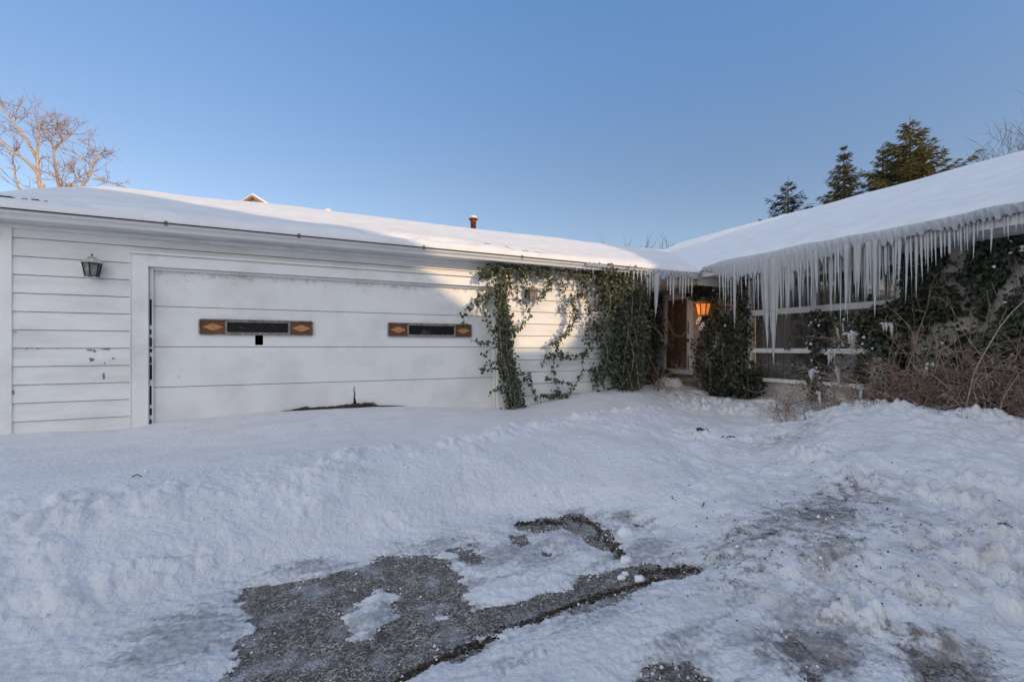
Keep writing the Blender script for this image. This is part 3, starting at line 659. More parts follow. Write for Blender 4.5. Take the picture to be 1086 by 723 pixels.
# ------------------------------------------------------------------ HOUSE
XW = 8.88; XE = 7.88; PH = .4167; HY0, HY1 = .2, 12.55; XR = 12.98; HSOF = 1.475
house = empty('ranch_house', (XW, 6, -1.0), 'low ranch house hung with icicles, ivy over its front and a picture window', 'house')
wy0, wy1 = on_x(958, 360, XW).y, on_x(795, 360, XW).y; wz0, wz1 = -.70, 1.40
fy0, fy1 = on_x(735, 360, XW).y, on_x(704, 360, XW).y; fz0, fz1 = -.72, 1.34
w = MB()
w.box(XW, XW+.15, HY0+.3, wy0, -1.3, HSOF+.02).box(XW, XW+.15, wy1, fy0, -1.3, HSOF+.02).box(XW, XW+.15, fy1, 9.75, -1.3, HSOF+.02)
w.box(XW+.001, XW+.149, wy0, wy1, -1.3, wz0).box(XW+.001, XW+.149, wy0, wy1, wz1, HSOF+.02).box(XW+.001, XW+.149, fy0, fy1, fz1, HSOF+.02).box(XW+.001, XW+.149, fy0, fy1, -1.3, fz0)
w.box(XW+.15, 17.1, HY0+.3, HY0+.45, -1.3, HSOF).prism([(XW+.15, HY0+.3, HSOF), (17.1, HY0+.3, HSOF), (XR, HY0+.3, HSOF+PH*4)], (0, .15, 0))
w.box(GX1, XW, 9.6, 9.75, -1.3, SOF).box(XW+.15, 17.1, HY1-.4, HY1-.25, -1.3, HSOF).box(17.0, 17.1, HY0+.46, HY1-.41, -1.3, HSOF)
w.prism([(XW+.15, HY1-.4, HSOF), (17.1, HY1-.4, HSOF), (XR, HY1-.4, HSOF+PH*4)], (0, .15, 0))
w.build('wall', M['brick'], house)
MB().box(8.2, 8.86, 9.575, 9.598, -1.0, -.12).build('lower_panel', M['grey'], house)
MB().box(XE+.02, XW+.02, HY0, EY+.3, HSOF, HSOF+.02).build('soffit', M['soffit'], house)
MB().box(XE-.01, XE+.019, HY0, EY-.02, HSOF-.01, HSOF+.13).build('fascia', M['trim'], house)
hz = HSOF+.12; hrz = hz+PH*(XR-XE)
hr = MB()
hr.prism([(XE-.05, HY0-.05, hz-.01), (XE-.05, HY0-.05, hz+.03), (XR, HY0-.05, hrz+.03), (18.1, HY0-.05, hz+.03), (18.1, HY0-.05, hz-.02), (XR, HY0-.05, hrz-.06)], (0, HY1-HY0+.1, 0))
hr.build('roof', M['shingle'], house)
MB().prism([(XR-.16, HY0-.06, hrz-.005), (XR, HY0-.06, hrz+.075), (XR+.16, HY0-.06, hrz-.005)], (0, HY1-HY0+.12, 0)).build('ridge_cap', M['roofdeck'], house)
# beam over the entry corner
MB().box(XE+.02, XW-.02, EY+.02, EY+.06, HSOF-.16, HSOF-.002).build('entry_beam', M['trim'], house)
# picture window
win = bpy.data.objects.new('picture_window', None); COL.objects.link(win); win.parent = house
ym = (wy0+wy1)/2; zb1, zb2 = .71, -.07; x0 = XW-.05; x1 = XW+.06
MB().box(x0, x1, wy0, wy0+.07, wz0+.07, wz1).box(x0, x1, wy1-.075, wy1, wz0+.07, wz1).box(x0+.002, x1, wy0+.07, wy1-.075, wz1-.06, wz1).build('frame', M['white'], win)
MB().box(x0-.05, x1, wy0-.03, wy1+.03, wz0, wz0+.07).build('sill', M['white'], win)
MB().box(x0+.004, x1, ym-.04, ym+.04, wz0+.071, wz1-.061).build('mullion', M['white'], win)
for ya, yb in ((wy0+.071, ym-.041), (ym+.041, wy1-.076)):
    MB().box(x0-.015, x1, ya, yb, zb1-.055, zb1+.055).build('transom_bar', M['white'], win)
    MB().box(x0+.002, x1, ya, yb, zb2-.045, zb2+.045).build('transom_bar', M['white'], win)
    for za, zb in ((wz0+.075, zb2-.046), (zb2+.046, zb1-.056), (zb1+.056, wz1-.062)):
        MB().box(XW+.012, XW+.018, ya, yb, za, zb).build('pane', M['pane'], win)
cu = MB(); yy = np.linspace(ym-.25, wy1+.1, 120)
for i in range(119):
    a = XW+.16+.03*math.sin(yy[i]*38); b = XW+.16+.03*math.sin(yy[i+1]*38)
    cu.prism([(a, yy[i], wz0-.1), (b, yy[i+1], wz0-.1), (b, yy[i+1], wz1+.05), (a, yy[i], wz1+.05)], (.01, 0, 0))
cu.build('curtain', M['curtain'], win)
MB().box(XW+.055, XW+.065, wy1-.102, wy1-.085, wz0+.2, zb1-.06).build('jamb_glow_strip', mat('warm_glow', (.8, .5, .2), .6, emis=(1, .6, .28), estr=.22), win)  # added glowing strip at the jamb, standing in for a warm reflection
MB().box(XW+.16, 16.8, HY0+.6, HY0+.62, -1.2, 1.4).box(12.5, 12.55, HY0+.7, 11.6, -1.2, 1.4).build('inner_wall', M['curtain'], house)
# front door with storm door
fd = bpy.data.objects.new('front_door', None); COL.objects.link(fd); fd.parent = house
MB().box(XW-.03, XW+.10, fy0, fy0+.05, fz0+.05, fz1).box(XW-.03, XW+.10, fy1-.05, fy1, fz0+.05, fz1).box(XW-.028, XW+.10, fy0+.051, fy1-.051, fz1-.05, fz1).build('door_frame', M['white'], fd)
MB().box(XW-.07, XW+.10, fy0, fy1, fz0, fz0+.048).build('threshold', M['tan'], fd)
sy0, sy1 = fy0+.055, fy1-.055
MB().box(XW-.045, XW-.015, sy0, sy0+.10, fz0+.055, fz1-.055).box(XW-.045, XW-.015, sy1-.05, sy1, fz0+.055, fz1-.055).box(XW-.043, XW-.015, sy0+.101, sy1-.051, fz1-.15, fz1-.056).box(XW-.043, XW-.015, sy0+.101, sy1-.051, fz0+.056, fz0+.17).build('storm_door', M['white'], fd)
MB().box(XW-.032, XW-.028, sy0+.101, sy1-.051, fz0+.171, fz1-.151).build('storm_glass', M['pane'], fd)
dl = MB(); n = 7
for i in range(n):
    a = sy0+.02+(sy1-sy0-.04)*i/n; b = sy0+.02+(sy1-sy0-.04)*(i+1)/n
    dl.box(XW+.04, XW+.08, a+.004, b-.004, fz0+.06, fz1-.06)
dl.box(XW+.055, XW+.085, sy0, sy1, fz0+.055, fz1-.055)
dl.build('door_leaf', M['wood'], fd)
hn = MB(); hy = sy0+.05
hn.box(XW-.056, XW-.046, hy-.02, hy+.02, .12, .21); hn.tube([(XW-.05, hy, .17), (XW-.10, hy, .17), (XW-.10, hy+.05, .17)], .012, 6)
hn.build('handle', M['black'], fd)
for a_, b_ in ((-.55, -.2), (.32, .62)): MB().box(XW-.052, XW-.046, hy-.015, hy+.015, a_, b_).build('latch_plate', M['grey'], fd)
MB().box(XW-.075, XW-.046, sy0-.01, sy0+.13, 1.22, 1.31).tube([(XW-.06, sy0+.02, 1.27), (XW-.07, sy0+.33, 1.29)], .014, 6).build('door_closer', M['black'], fd)
# step below the door
st = MB().box(XW-.38, XW-.001, fy0-.15, fy1+.1, -1.2, fz0-.12); st.build('door_step', M['tan'], house)
# house numbers
def digit8(c, s, ang):
    m = MB(); ca, sa = math.cos(ang), math.sin(ang)
    for oz, rr_ in ((.26*s, .23*s), (-.26*s, .27*s)):
        pts = []
        for k in range(15):
            t = 2*math.pi*k/14; a = rr_*.85*math.cos(t); b = oz+rr_*1.05*math.sin(t)
            pts.append((c[0], c[1]+(a*ca-b*sa), c[2]+(a*sa+b*ca)))
        m.tube(pts, .016, 5)
    return m
for px, py in ((741.0, 339.5), (744.2, 346)):
    c = on_x(px, py, XW-.36); digit8(c, .17, R(35)).build('house_number', M['white'], house)

# pale cord looped across the storm door
def px_line(pts, X): return smooth_line([on_x(a, b, X) for a, b in pts], 8)
g = MB().tube(px_line([(709, 340), (712, 350), (718, 356), (724, 356), (729, 350)], XW-.075), .013, 6).build('cord', M['wire']); tag(g, 'pale cord hanging in a loop across the brown front door', 'cord')

# ------------------------------------------------------------------ house roof snow
HE = XE-.06
def hfn(u, v):      # u along y, v along x
    z = np.where(v < XR, hz+PH*(v-XE), hz+PH*(XR-XE)-PH*(v-XR))+.025
    d = v-HE; e = np.sqrt(np.clip(d/.30, 0, 1)*(2-np.clip(d/.30, 0, 1)))
    k = np.clip((XR-.02-v)/.5, 0, 1); k = np.where(v > XR, np.clip((v-XR-.02)/.5, 0, 1), k)
    dl = sstep(3.2, 3.9, u)+sstep(1.6, .9, u)*0
    ridge = .25+.75*np.sqrt(k*(2-k)); ridge = np.where(u < 3.2, 1-.3*(1-ridge), ridge)
    en = np.clip(np.minimum(u-(HY0-.08), HY1+.08-u)/.4, 0, 1); en = np.sqrt(en*(2-en))
    n = .07*(fbm(u*.5, v*.5, 4, 131)-.5)+.022*(fbm(u*1.4, v*3, 4, 133)-.5)
    t = (.13+n)*e*ridge*(.2+.8*en)
    t = t+.03*np.exp(-((d-.5)/.3)**2)*(vnoise(u*.9, u*0+.5, 137)-.3)*e
    sag = .05*(fbm(u*.9, u*0+2.5, 3, 141)-.3)*np.exp(-(np.maximum(d, 0)/.22)**2)
    return v-sag, u, z, np.maximum(t, .004)
vs = np.concatenate([HE+.6*np.linspace(0, 1, 26)**1.6, np.linspace(HE+.64, XR-.5, 42), np.linspace(XR-.47, XR-.03, 14), [XR], np.linspace(XR+.1, 18, 16)])
U = np.linspace(HY0-.08, HY1+.08, 220)
roof_snow('roof_snow', 'long even snow slab on the pitched house roof above the icicles', hfn, U, vs, .15, M['roofsnow'])

# ice fused along the house eave, ribbed, thinning into icicles
def ice_sheet(name, label, ya, yb, prof_fn, X, axis, n, mtl):
    t = np.linspace(ya, yb, n); rows = 16
    V = []; 
    for i, a in enumerate(t):
        top, L, th = prof_fn(a)
        rib = .55+.35*math.sin(a*41+2.3*math.sin(a*7))+.30*math.sin(a*93+1+2*math.sin(a*5))+.15*math.sin(a*171)
        for s in range(2*rows):
            k = s if s < rows else 2*rows-1-s; f = k/(rows-1)
            z = top-L*f*(1.0 if f < 1 else 1)
            w_ = th*(1-.85*f**1.3)*(.75+.35*rib*f)
            o = (-w_*.62 if s < rows else w_*.38)-.02*(1-f)*math.sin(a*3)
            o += (.010*math.sin(a*57+f*3)+.007*math.sin(a*131))*(1 if s < rows else 0)*min(1, f*4)
            V.append((X+o, a, z) if axis == 'y' else (a, X+o, z))
    nr, nc = n, 2*rows; F = gridF(nr, nc, True)
    o = np_mesh(name, np.array(V), F, mtl, None, True); return tag(o, label, 'ice')
def hz_top(a): return hz+.04
def hprof(a):
    k = vnoise(np.array([a*3.1]), np.array([.3]), 151)[0]; k2 = vnoise(np.array([a*13]), np.array([.7]), 152)[0]; k3 = vnoise(np.array([a*34]), np.array([.9]), 158)[0]
    L = .12+.05*k+.09*k3*k3+.05*k2*k3+(.10+.12*k)*float(sstep(4.0, 4.8, np.array(a)))
    if a < 3.6: L *= max(.55, .55+.45*(a-2.4)/1.2)
    tp = float(sstep(7.02, 6.35, np.array(a)))
    L *= .25+.75*tp
    return hz+.055+.025*k*tp+.03*tp, L, .05+.10*tp
ice_sheet('eave_ice', 'thick band of milky ice fused along the house eave',   .4, 7.02, hprof, XE-.10, 'y', 900, M['icesheet'])
def gprof(a):
    k = vnoise(np.array([a*6]), np.array([.3]), 153)[0]; k2 = vnoise(np.array([a*21]), np.array([.3]), 154)[0]
    e = sstep(6.2, 6.9, np.array(a))*(1-.6*sstep(7.2, 7.55, np.array(a)))
    return SOF+.085, .05+.14*e*k2+.05*k*e, .05+.05*e
ice_sheet('eave_ice', 'thin lip of ice on the garage gutter beside the entry', 4.9, 7.72, gprof, EY-.115, 'x', 260, M['icesheet'])

# ------------------------------------------------------------------ icicles, every one its own object
def icicle(p, L, r, label, group, bend=0):
    m = MB(); n = 9; pts = []; rad = []
    lx, ly = random.uniform(-.012, .012)*L*2, random.uniform(-.012, .012)*L*2
    for i in range(n+1):
        f = i/n; pts.append((p[0]+lx*f*f, p[1]+ly*f*f, p[2]-L*f))
        rad.append(max(.0018, r*(1-f)**.75*(1+.13*math.sin(f*L*46+p[1]*30)+.06*random.uniform(-1, 1))))
    if random.random() < .15: k = random.randint(6, 8); pts = pts[:k]; rad = rad[:k]
    m.tube(pts, rad, 7)
    me = bpy.data.meshes.new('icicle'); b = Vector(p)
    me.from_pydata([(a-b.x, c-b.y, d-b.z) for a, c, d in m.v], [], m.f); me.update()
    o = link('icicle', me, M['ice'], None, True); o.location = b
    return tag(o, label, 'icicle', group)
GI = 'icicles hanging from the eaves'
tips = [(764, 328), (767, 322), (770, 336), (773, 318), (776, 330), (779, 346), (783, 312), (787, 322), (791, 310), (795, 318), (799, 334), (802, 316), (805, 338), (808, 320),
        (831, 330), (834, 322), (837, 316), (840, 326), (843, 310), (846, 324), (850, 312), (853, 306), (857, 333), (860, 326), (863, 318), (866, 322), (869, 306),
        (873, 312), (876, 303), (879, 319), (883, 309), (886, 323), (889, 311), (892, 350), (896, 348), (899, 318), (902, 331), (905, 312), (908, 303), (911, 321), (914, 309), (917, 327), (920, 318), (923, 306), (926, 322), (929, 312), (932, 324), (936, 308), (939, 318), (943, 303), (947, 311), (951, 300), (955, 306)]
tips += [(random.uniform(828, 956), random.uniform(306, 340)) for _ in range(24)]
for px, py in tips:
    p = on_x(px+random.uniform(-1, 1), 290, XE-.10+random.uniform(-.05, .08)); t = on_x(px, py+random.uniform(-4, 4), p.x)
    z0 = hz-.03; L = z0-t.z
    icicle((p.x, p.y, z0), L, .008+.022*L*random.choice((.55, .8, 1.5)), 'slender icicle in the dense curtain over the picture window', GI)
for px in np.arange(764, 958, 1.9):
    if vnoise(np.array([px*.16]), np.array([.5]), 159)[0] < .36: continue
    # second, shorter row behind
    p = on_x(px+random.uniform(-.8, .8), 290, XE+random.uniform(-.02, .10)); L = random.uniform(.14, .42)*(.6+.8*random.random())+.1
    icicle((p.x, p.y, hz-.02), L, .005+.018*L*random.uniform(.5, 1.5), 'slender icicle in the dense curtain over the picture window', GI)
for px, py, r, lab in ((814, 372, .075, 'thick long icicle left of the longest one before the window'), (822, 389, .088, 'longest icicle, reaching down to the lower window bar'), (818.5, 355, .05, 'middling icicle wedged between the two longest ones'), (812, 350, .05, None), (826, 345, .05, None), (829, 336, .04, None), (810, 342, .04, None)):
    p = on_x(px-1, 290, XE-.09); t = on_x(px, py, XE-.09); L = hz-.02-t.z
    icicle((p.x, p.y, hz-.02), L, r, lab or 'stout icicle in the cluster round the longest one', None if lab else GI)
for px, py in ((962, 321), (966, 300), (972, 316), (977, 299), (981, 282), (984, 290), (988, 279), (992, 283), (998, 289), (1002, 272), (1007, 293), (1012, 264), (1016, 262), (1019, 271), (1023, 262), (1026, 266), (1029, 254), (1033, 275), (1037, 252), (1043, 256), (1052, 268), (1058, 248), (1065, 250), (1069, 254), (1078, 247), (1084, 242)):
    p = on_x(px, 270, XE-.05); t = on_x(px+random.uniform(-.5, .5), py, XE-.05); z0 = hz-.01; L = z0-t.z
    icicle((p.x, p.y, z0), L, .008+.017*L+.004*random.random(), 'slim well spaced icicle over the ivy covered wall right of the window', GI)
for px, py in ((672, 301), (676, 297), (680, 304), (684, 300), (686.5, 316), (689, 318), (692, 308), (696, 337), (699, 312), (702, 300), (708, 309), (711, 320), (714, 325), (717, 306), (721, 314), (724, 322), (727, 317), (730, 311), (734, 316)):
    Y = EY-.10; p = on_y(px, 292, Y); t = on_y(px, py, Y); z0 = SOF+.03; L = max(.06, z0-t.z)
    if py == 337: icicle((p.x, p.y, z0), L, .075, 'fattest icicle beside the front door, hanging at the gutter corner', None)
    else: icicle((p.x, p.y, z0), L, .010+.04*L, 'short icicle on the garage gutter in front of the entry', GI)
for px in (612, 620, 629, 641, 648, 655, 663, 667):
    Y = EY-.10; p = on_y(px, 288, Y); icicle((p.x, p.y, SOF+.02), random.uniform(.06, .16), .010, 'tiny icicle on the sunlit garage gutter above the ivy', GI)
# ice crusted on the left jamb of the door
m = MB(); a = on_x(706.5, 318, XW-.12); b_ = on_x(706, 374, XW-.12)
pts = [a.lerp(b_, t/10) for t in range(11)]; m.tube(pts, [.05, .055, .06, .05, .055, .06, .055, .06, .05, .04, .008], 8)
icej = m.build('icicle', M['ice'], None, True); tag(icej, 'long ice column frozen down the left side of the front door frame', 'icicle')

# ------------------------------------------------------------------ lanterns
def lantern(root, c, nrm, w, h, capm, glassm, ironm, n=6):
    """six sided tapered cage with a domed cap; c = centre of the cage, nrm = away from the wall"""
    cx, cy, cz = c; rt, rb_ = w/2, w*.34
    ang = [2*math.pi*(k+.5)/n for k in range(n)]
    T = [(cx+rt*math.cos(a), cy+rt*math.sin(a), cz+h/2) for a in ang]; B = [(cx+rb_*math.cos(a), cy+rb_*math.sin(a), cz-h/2) for a in ang]
    g = MB(); s = .93
    for k in range(n):
        k2 = (k+1) % n
        q = [Vector(v) for v in (T[k], T[k2], B[k2], B[k])]; ctr = sum(q, Vector())/4; q = [ctr+(v-ctr)*.86 for v in q]
        inn = Vector((cx, cy, ctr.z))-ctr; inn = inn.normalized()*.006
        g.prism([v+inn for v in q], inn*.6)
    g.build('glass_panes', glassm, root)
    c_ = MB()
    for k in range(n):
        k2 = (k+1) % n; c_.tube([T[k], B[k]], w*.040, 5); c_.tube([T[k], T[k2]], w*.035, 5); c_.tube([B[k], B[k2]], w*.035, 5)
    c_.build('cage', ironm, root)
    MB().lathe((cx, cy, cz+h/2), [(rt*1.16, 0), (rt*1.18, .012*w/.2), (rt*1.0, h*.14), (rt*.70, h*.29), (rt*.36, h*.36), (rt*.34, h*.40), (rt*.46, h*.42), (rt*.40, h*.47), (rt*.12, h*.52)], 18).build('cap', capm, root, True)
    MB().lathe((cx, cy, cz+h), [(w*.03, 0), (w*.03, h*.07), (w*.06, h*.10), (w*.05, h*.17), (.003, h*.2)], 8).build('finial', ironm, root, True)
    MB().lathe((cx, cy, cz-h/2), [(rb_*.2, -h*.2), (rb_*.42, -h*.14), (rb_*.9, -h*.07), (rb_*1.12, -.01), (rb_*1.12, 0)], 16).build('base', capm, root, True)
    v = Vector(nrm); d = w*.5+.035
    br = MB(); w0 = Vector((cx, cy, cz-h*.1))-v*(w*.62); br.tube([Vector((cx, cy, cz-h*.1))-v*rt*.8, w0, w0-v*.03], w*.07, 6)
    br.lathe((w0.x-v.x*.0, w0.y-v.y*.0, w0.z-h*.25), [(w*.10, 0), (w*.16, h*.06), (w*.16, h*.44), (w*.10, h*.5)], 10)
    br.build('bracket', ironm, root)
c = on_y(97.5, 286.5, 7.36); L1 = empty('wall_lantern', (c.x, 7.48, c.z-.1), 'weathered white and black coach lantern on the clapboards left of the garage door', 'lantern', 'wall lanterns')
lantern(L1, c, (0, -1, 0), .185, .165, M['lampcap'], M['lampglass'], M['black'])
c = on_y(565, 313, 7.36); L2 = empty('wall_lantern', (c.x, 7.48, c.z-.1), 'unlit tan coach lantern half hidden in the sunlit ivy', 'lantern', 'wall lanterns')
lantern(L2, c, (0, -1, 0), .185, .165, M['tan'], M['lampglass'], M['tan'])
c = on_x(745.5, 328, 8.60); L3 = empty('wall_lantern', (8.85, c.y, c.z-.1), 'amber lantern glowing in the ivy beside the front door', 'lantern', 'wall lanterns')
lantern(L3, c, (-1, 0, 0), .36, .28, M['tan'], M['amber'], mat('bronze', (.10, .05, .025), .5), 8)
ld = bpy.data.lights.new('lantern_bulb', 'POINT'); ld.energy = 2.2; ld.color = (1, .5, .18); ld.shadow_soft_size = .06
lo = bpy.data.objects.new('lantern_bulb', ld); COL.objects.link(lo); lo.parent = L3; lo.location = Vector(c)-L3.location+Vector((-.3, 0, -.05))

# ------------------------------------------------------------------ ivy on the garage
def c6(x, y): return (490+x/4.253, 270+y/4.253)
def PY(Y): return lambda a, b: on_y(a, b, Y)
def st6(iv, pts, **k): iv.strand([on_y(*c6(*p), 7.44) for p in pts], **k)
iv = Ivy(tuple(on_y(540, 430, 7.42)), 'leafy ivy column climbing the right edge of the garage door', (0, -1, 0))
for dx in (-22, -8, 6, 20, 30):
    st6(iv, [(175+dx*.5, 120), (165+dx, 230), (172+dx, 330), (180+dx, 450), (200+dx, 560), (215+dx*1.3, 685)], spacing=.0085, spread=.045, size=.055, rad=.012, out=(.04, .20))
st6(iv, [(150, 160), (90, 180), (40, 230), (5, 270), (10, 330)], spacing=.014, spread=.028)
st6(iv, [(150, 165), (110, 190), (95, 250), (120, 320), (150, 380)], spacing=.012, spread=.03)
st6(iv, [(120, 130), (100, 180), (60, 220)], spacing=.018, spread=.03)
st6(iv, [(150, 385), (110, 400), (70, 395), (30, 380)], spacing=.014, spread=.022)
st6(iv, [(160, 480), (120, 488), (85, 515)], spacing=.018, spread=.02)
st6(iv, [(160, 410), (115, 430), (88, 458)], spacing=.022, spread=.02)
st6(iv, [(165, 590), (140, 605), (112, 638)], spacing=.018, spread=.022)
st6(iv, [(150, 505), (110, 518), (88, 516)], spacing=.022, spread=.02)
st6(iv, [(250, 520), (280, 570), (310, 600), (335, 665)], spacing=.018, spread=.02)
st6(iv, [(240, 560), (265, 620), (275, 670)], spacing=.014, spread=.03)
st6(iv, [(230, 330), (225, 420), (230, 520), (238, 600)], spacing=.03, spread=.02)
st6(iv, [(290, 530), (310, 600), (335, 660)], spacing=.02, spread=.018)
iv.done(M['ivy'])
iv = Ivy(tuple(on_y(590, 275, 7.42)), 'trailing ivy swags under the eave and looping over the sunlit garage wall', (0, -1, 0))
for dy in (-12, 4, 22):
    st6(iv, [(70, 92+dy*.3), (130, 66+dy*.5), (200, 66+dy), (300, 72+dy), (400, 82+dy), (520, 92+dy), (610, 95+dy)], spacing=.011, spread=.045, size=.055, out=(.05, .22))
st6(iv, [(190, 90), (200, 130), (240, 120)], spacing=.012, spread=.05)
st6(iv, [(250, 80), (262, 130), (300, 188), (345, 195), (380, 160), (405, 110)], spacing=.011, spread=.034)
st6(iv, [(270, 90), (280, 140), (320, 165)], spacing=.014, spread=.05)
st6(iv, [(230, 150), (255, 200), (295, 228), (292, 285), (260, 315), (235, 345), (195, 325)], spacing=.016, spread=.024)
st6(iv, [(520, 178), (482, 208), (492, 268), (462, 338), (405, 396), (432, 446), (495, 452), (545, 430), (556, 300), (545, 195), (505, 178)], spacing=.010, spread=.030, out=(.08, .22))
st6(iv, [(470, 215), (486, 262), (455, 330), (412, 392), (380, 395)], spacing=.013, spread=.03, out=(.08, .22))
st6(iv, [(440, 110), (455, 190), (440, 255), (470, 235)], spacing=.016, spread=.03)
st6(iv, [(540, 100), (548, 190), (560, 300), (550, 400)], spacing=.016, spread=.03)
st6(iv, [(410, 455), (412, 540), (424, 622), (400, 640), (350, 635)], spacing=.022, spread=.02)
st6(iv, [(540, 440), (532, 530), (490, 600), (450, 640), (420, 630)], spacing=.016, spread=.026)
st6(iv, [(368, 553), (420, 565), (482, 582)], spacing=.012, spread=.02)
st6(iv, [(355, 497), (385, 455), (430, 455), (500, 470), (560, 420)], spacing=.016, spread=.028)
st6(iv, [(560, 515), (590, 530), (610, 560)], spacing=.014, spread=.03)
st6(iv, [(520, 110), (560, 150), (590, 200)], spacing=.014, spread=.04)
st6(iv, [(350, 632), (385, 628), (430, 625), (470, 635)], spacing=.012, spread=.03)
iv.done(M['ivy'])
iv = Ivy(tuple(on_y(652, 411, 7.35)), 'dense full height ivy pillar at the garage corner next to the entry', (0, -1, 0))
iv.cloud([(628, 286), (640, 290), (655, 288), (668, 292), (676, 305), (678, 340), (676, 380), (670, 408), (650, 412), (632, 412), (628, 400), (632, 370), (626, 340), (632, 315)], PY(7.44), 5200, .40, .056, thr=.46, nscale=6.5, keep=.12, jit=2.2)
for k in range(9):
    x = random.uniform(632, 676); iv.strand([on_y(x+random.uniform(-3, 3), y, 7.42) for y in (288, 320, 350, 380, 411)], spacing=.02, spread=.06, rad=.010, out=(.02, .35))
for k in range(26):
    x = random.uniform(667, 679); iv.strand([on_y(x+random.uniform(-2, 2), y, 7.42) for y in (305, 330, 355, 385, 408)], spacing=.2, spread=.03, rad=.006, out=(0, .12))
iv.strand([on_y(650, 296, 7.2), on_y(649, 288, 7.08), on_y(648, 281, 7.06)], spacing=.007, spread=.03, out=(0, .02))
iv.done(M['ivy'])
# ivy and shrubs about the entry
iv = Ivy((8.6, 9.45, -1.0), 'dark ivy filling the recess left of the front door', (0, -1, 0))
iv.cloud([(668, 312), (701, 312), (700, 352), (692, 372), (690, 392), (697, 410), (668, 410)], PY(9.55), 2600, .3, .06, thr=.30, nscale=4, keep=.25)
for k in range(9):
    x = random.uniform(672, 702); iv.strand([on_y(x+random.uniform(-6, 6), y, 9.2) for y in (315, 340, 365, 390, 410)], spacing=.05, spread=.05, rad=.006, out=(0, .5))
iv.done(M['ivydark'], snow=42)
PX = lambda X: (lambda a, b: on_x(a, b, X))
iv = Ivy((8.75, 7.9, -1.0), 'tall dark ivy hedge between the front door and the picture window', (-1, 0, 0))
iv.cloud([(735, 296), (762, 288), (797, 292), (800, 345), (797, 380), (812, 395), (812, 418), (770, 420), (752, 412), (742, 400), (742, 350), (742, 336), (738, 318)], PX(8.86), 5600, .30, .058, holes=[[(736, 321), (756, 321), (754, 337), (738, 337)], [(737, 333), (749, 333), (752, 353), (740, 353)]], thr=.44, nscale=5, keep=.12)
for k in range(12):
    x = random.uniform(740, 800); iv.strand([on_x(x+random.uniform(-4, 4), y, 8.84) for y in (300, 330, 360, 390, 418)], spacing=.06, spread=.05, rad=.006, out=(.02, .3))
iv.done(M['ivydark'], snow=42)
iv = Ivy(tuple(on_x(865, 425, 8.6)), 'narrow ivy vine climbing the mullion of the picture window', (-1, 0, 0))
for k in range(4):
    iv.strand([on_x(866+random.uniform(-4, 4), y, 8.78) for y in (332, 350, 372, 395, 425)], spacing=.012, spread=.05, size=.055, out=(.02, .15))
iv.strand([on_x(a, b, 8.78) for a, b in ((836, 370), (842, 355), (852, 342))], spacing=.02, spread=.02)
iv.strand([on_x(a, b, 8.78) for a, b in ((846, 380), (856, 390), (866, 400))], spacing=.012, spread=.05)
iv.strand([on_x(a, b, 8.75) for a, b in ((866, 345), (885, 335), (905, 345), (925, 332), (950, 335))], spacing=.02, spread=.03)
iv.done(M['ivydark'], snow=42)
iv = Ivy(tuple(on_x(940, 430, 8.6)), 'bushy ivy spilling over the right edge of the picture window', (-1, 0, 0))
iv.cloud([(906, 342), (925, 330), (962, 316), (966, 360), (960, 400), (950, 425), (925, 425), (930, 385), (922, 362)], PX(8.80), 2300, .4, .06, thr=.36, nscale=4, keep=.1)
iv.strand([on_x(a, b, 8.7) for a, b in ((930, 345), (910, 348), (895, 358), (880, 372))], spacing=.014, spread=.03)
iv.done(M['ivydark'], snow=42)
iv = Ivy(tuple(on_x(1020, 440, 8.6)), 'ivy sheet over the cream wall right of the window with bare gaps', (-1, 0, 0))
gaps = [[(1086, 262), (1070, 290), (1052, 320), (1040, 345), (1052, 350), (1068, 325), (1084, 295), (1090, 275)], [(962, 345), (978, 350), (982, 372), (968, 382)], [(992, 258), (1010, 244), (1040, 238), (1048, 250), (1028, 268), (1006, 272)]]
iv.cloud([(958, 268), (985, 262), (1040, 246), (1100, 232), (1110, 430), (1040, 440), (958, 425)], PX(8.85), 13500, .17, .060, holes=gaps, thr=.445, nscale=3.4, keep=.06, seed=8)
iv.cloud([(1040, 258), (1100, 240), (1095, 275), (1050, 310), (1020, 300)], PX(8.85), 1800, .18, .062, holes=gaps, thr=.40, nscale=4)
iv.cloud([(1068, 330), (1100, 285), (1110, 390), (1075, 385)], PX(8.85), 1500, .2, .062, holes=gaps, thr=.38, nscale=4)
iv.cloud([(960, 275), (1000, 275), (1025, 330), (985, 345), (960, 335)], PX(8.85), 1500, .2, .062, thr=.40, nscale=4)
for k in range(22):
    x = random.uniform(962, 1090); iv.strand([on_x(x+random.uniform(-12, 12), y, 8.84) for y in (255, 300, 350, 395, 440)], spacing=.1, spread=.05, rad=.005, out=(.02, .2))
iv.done(M['ivydark'], snow=42)

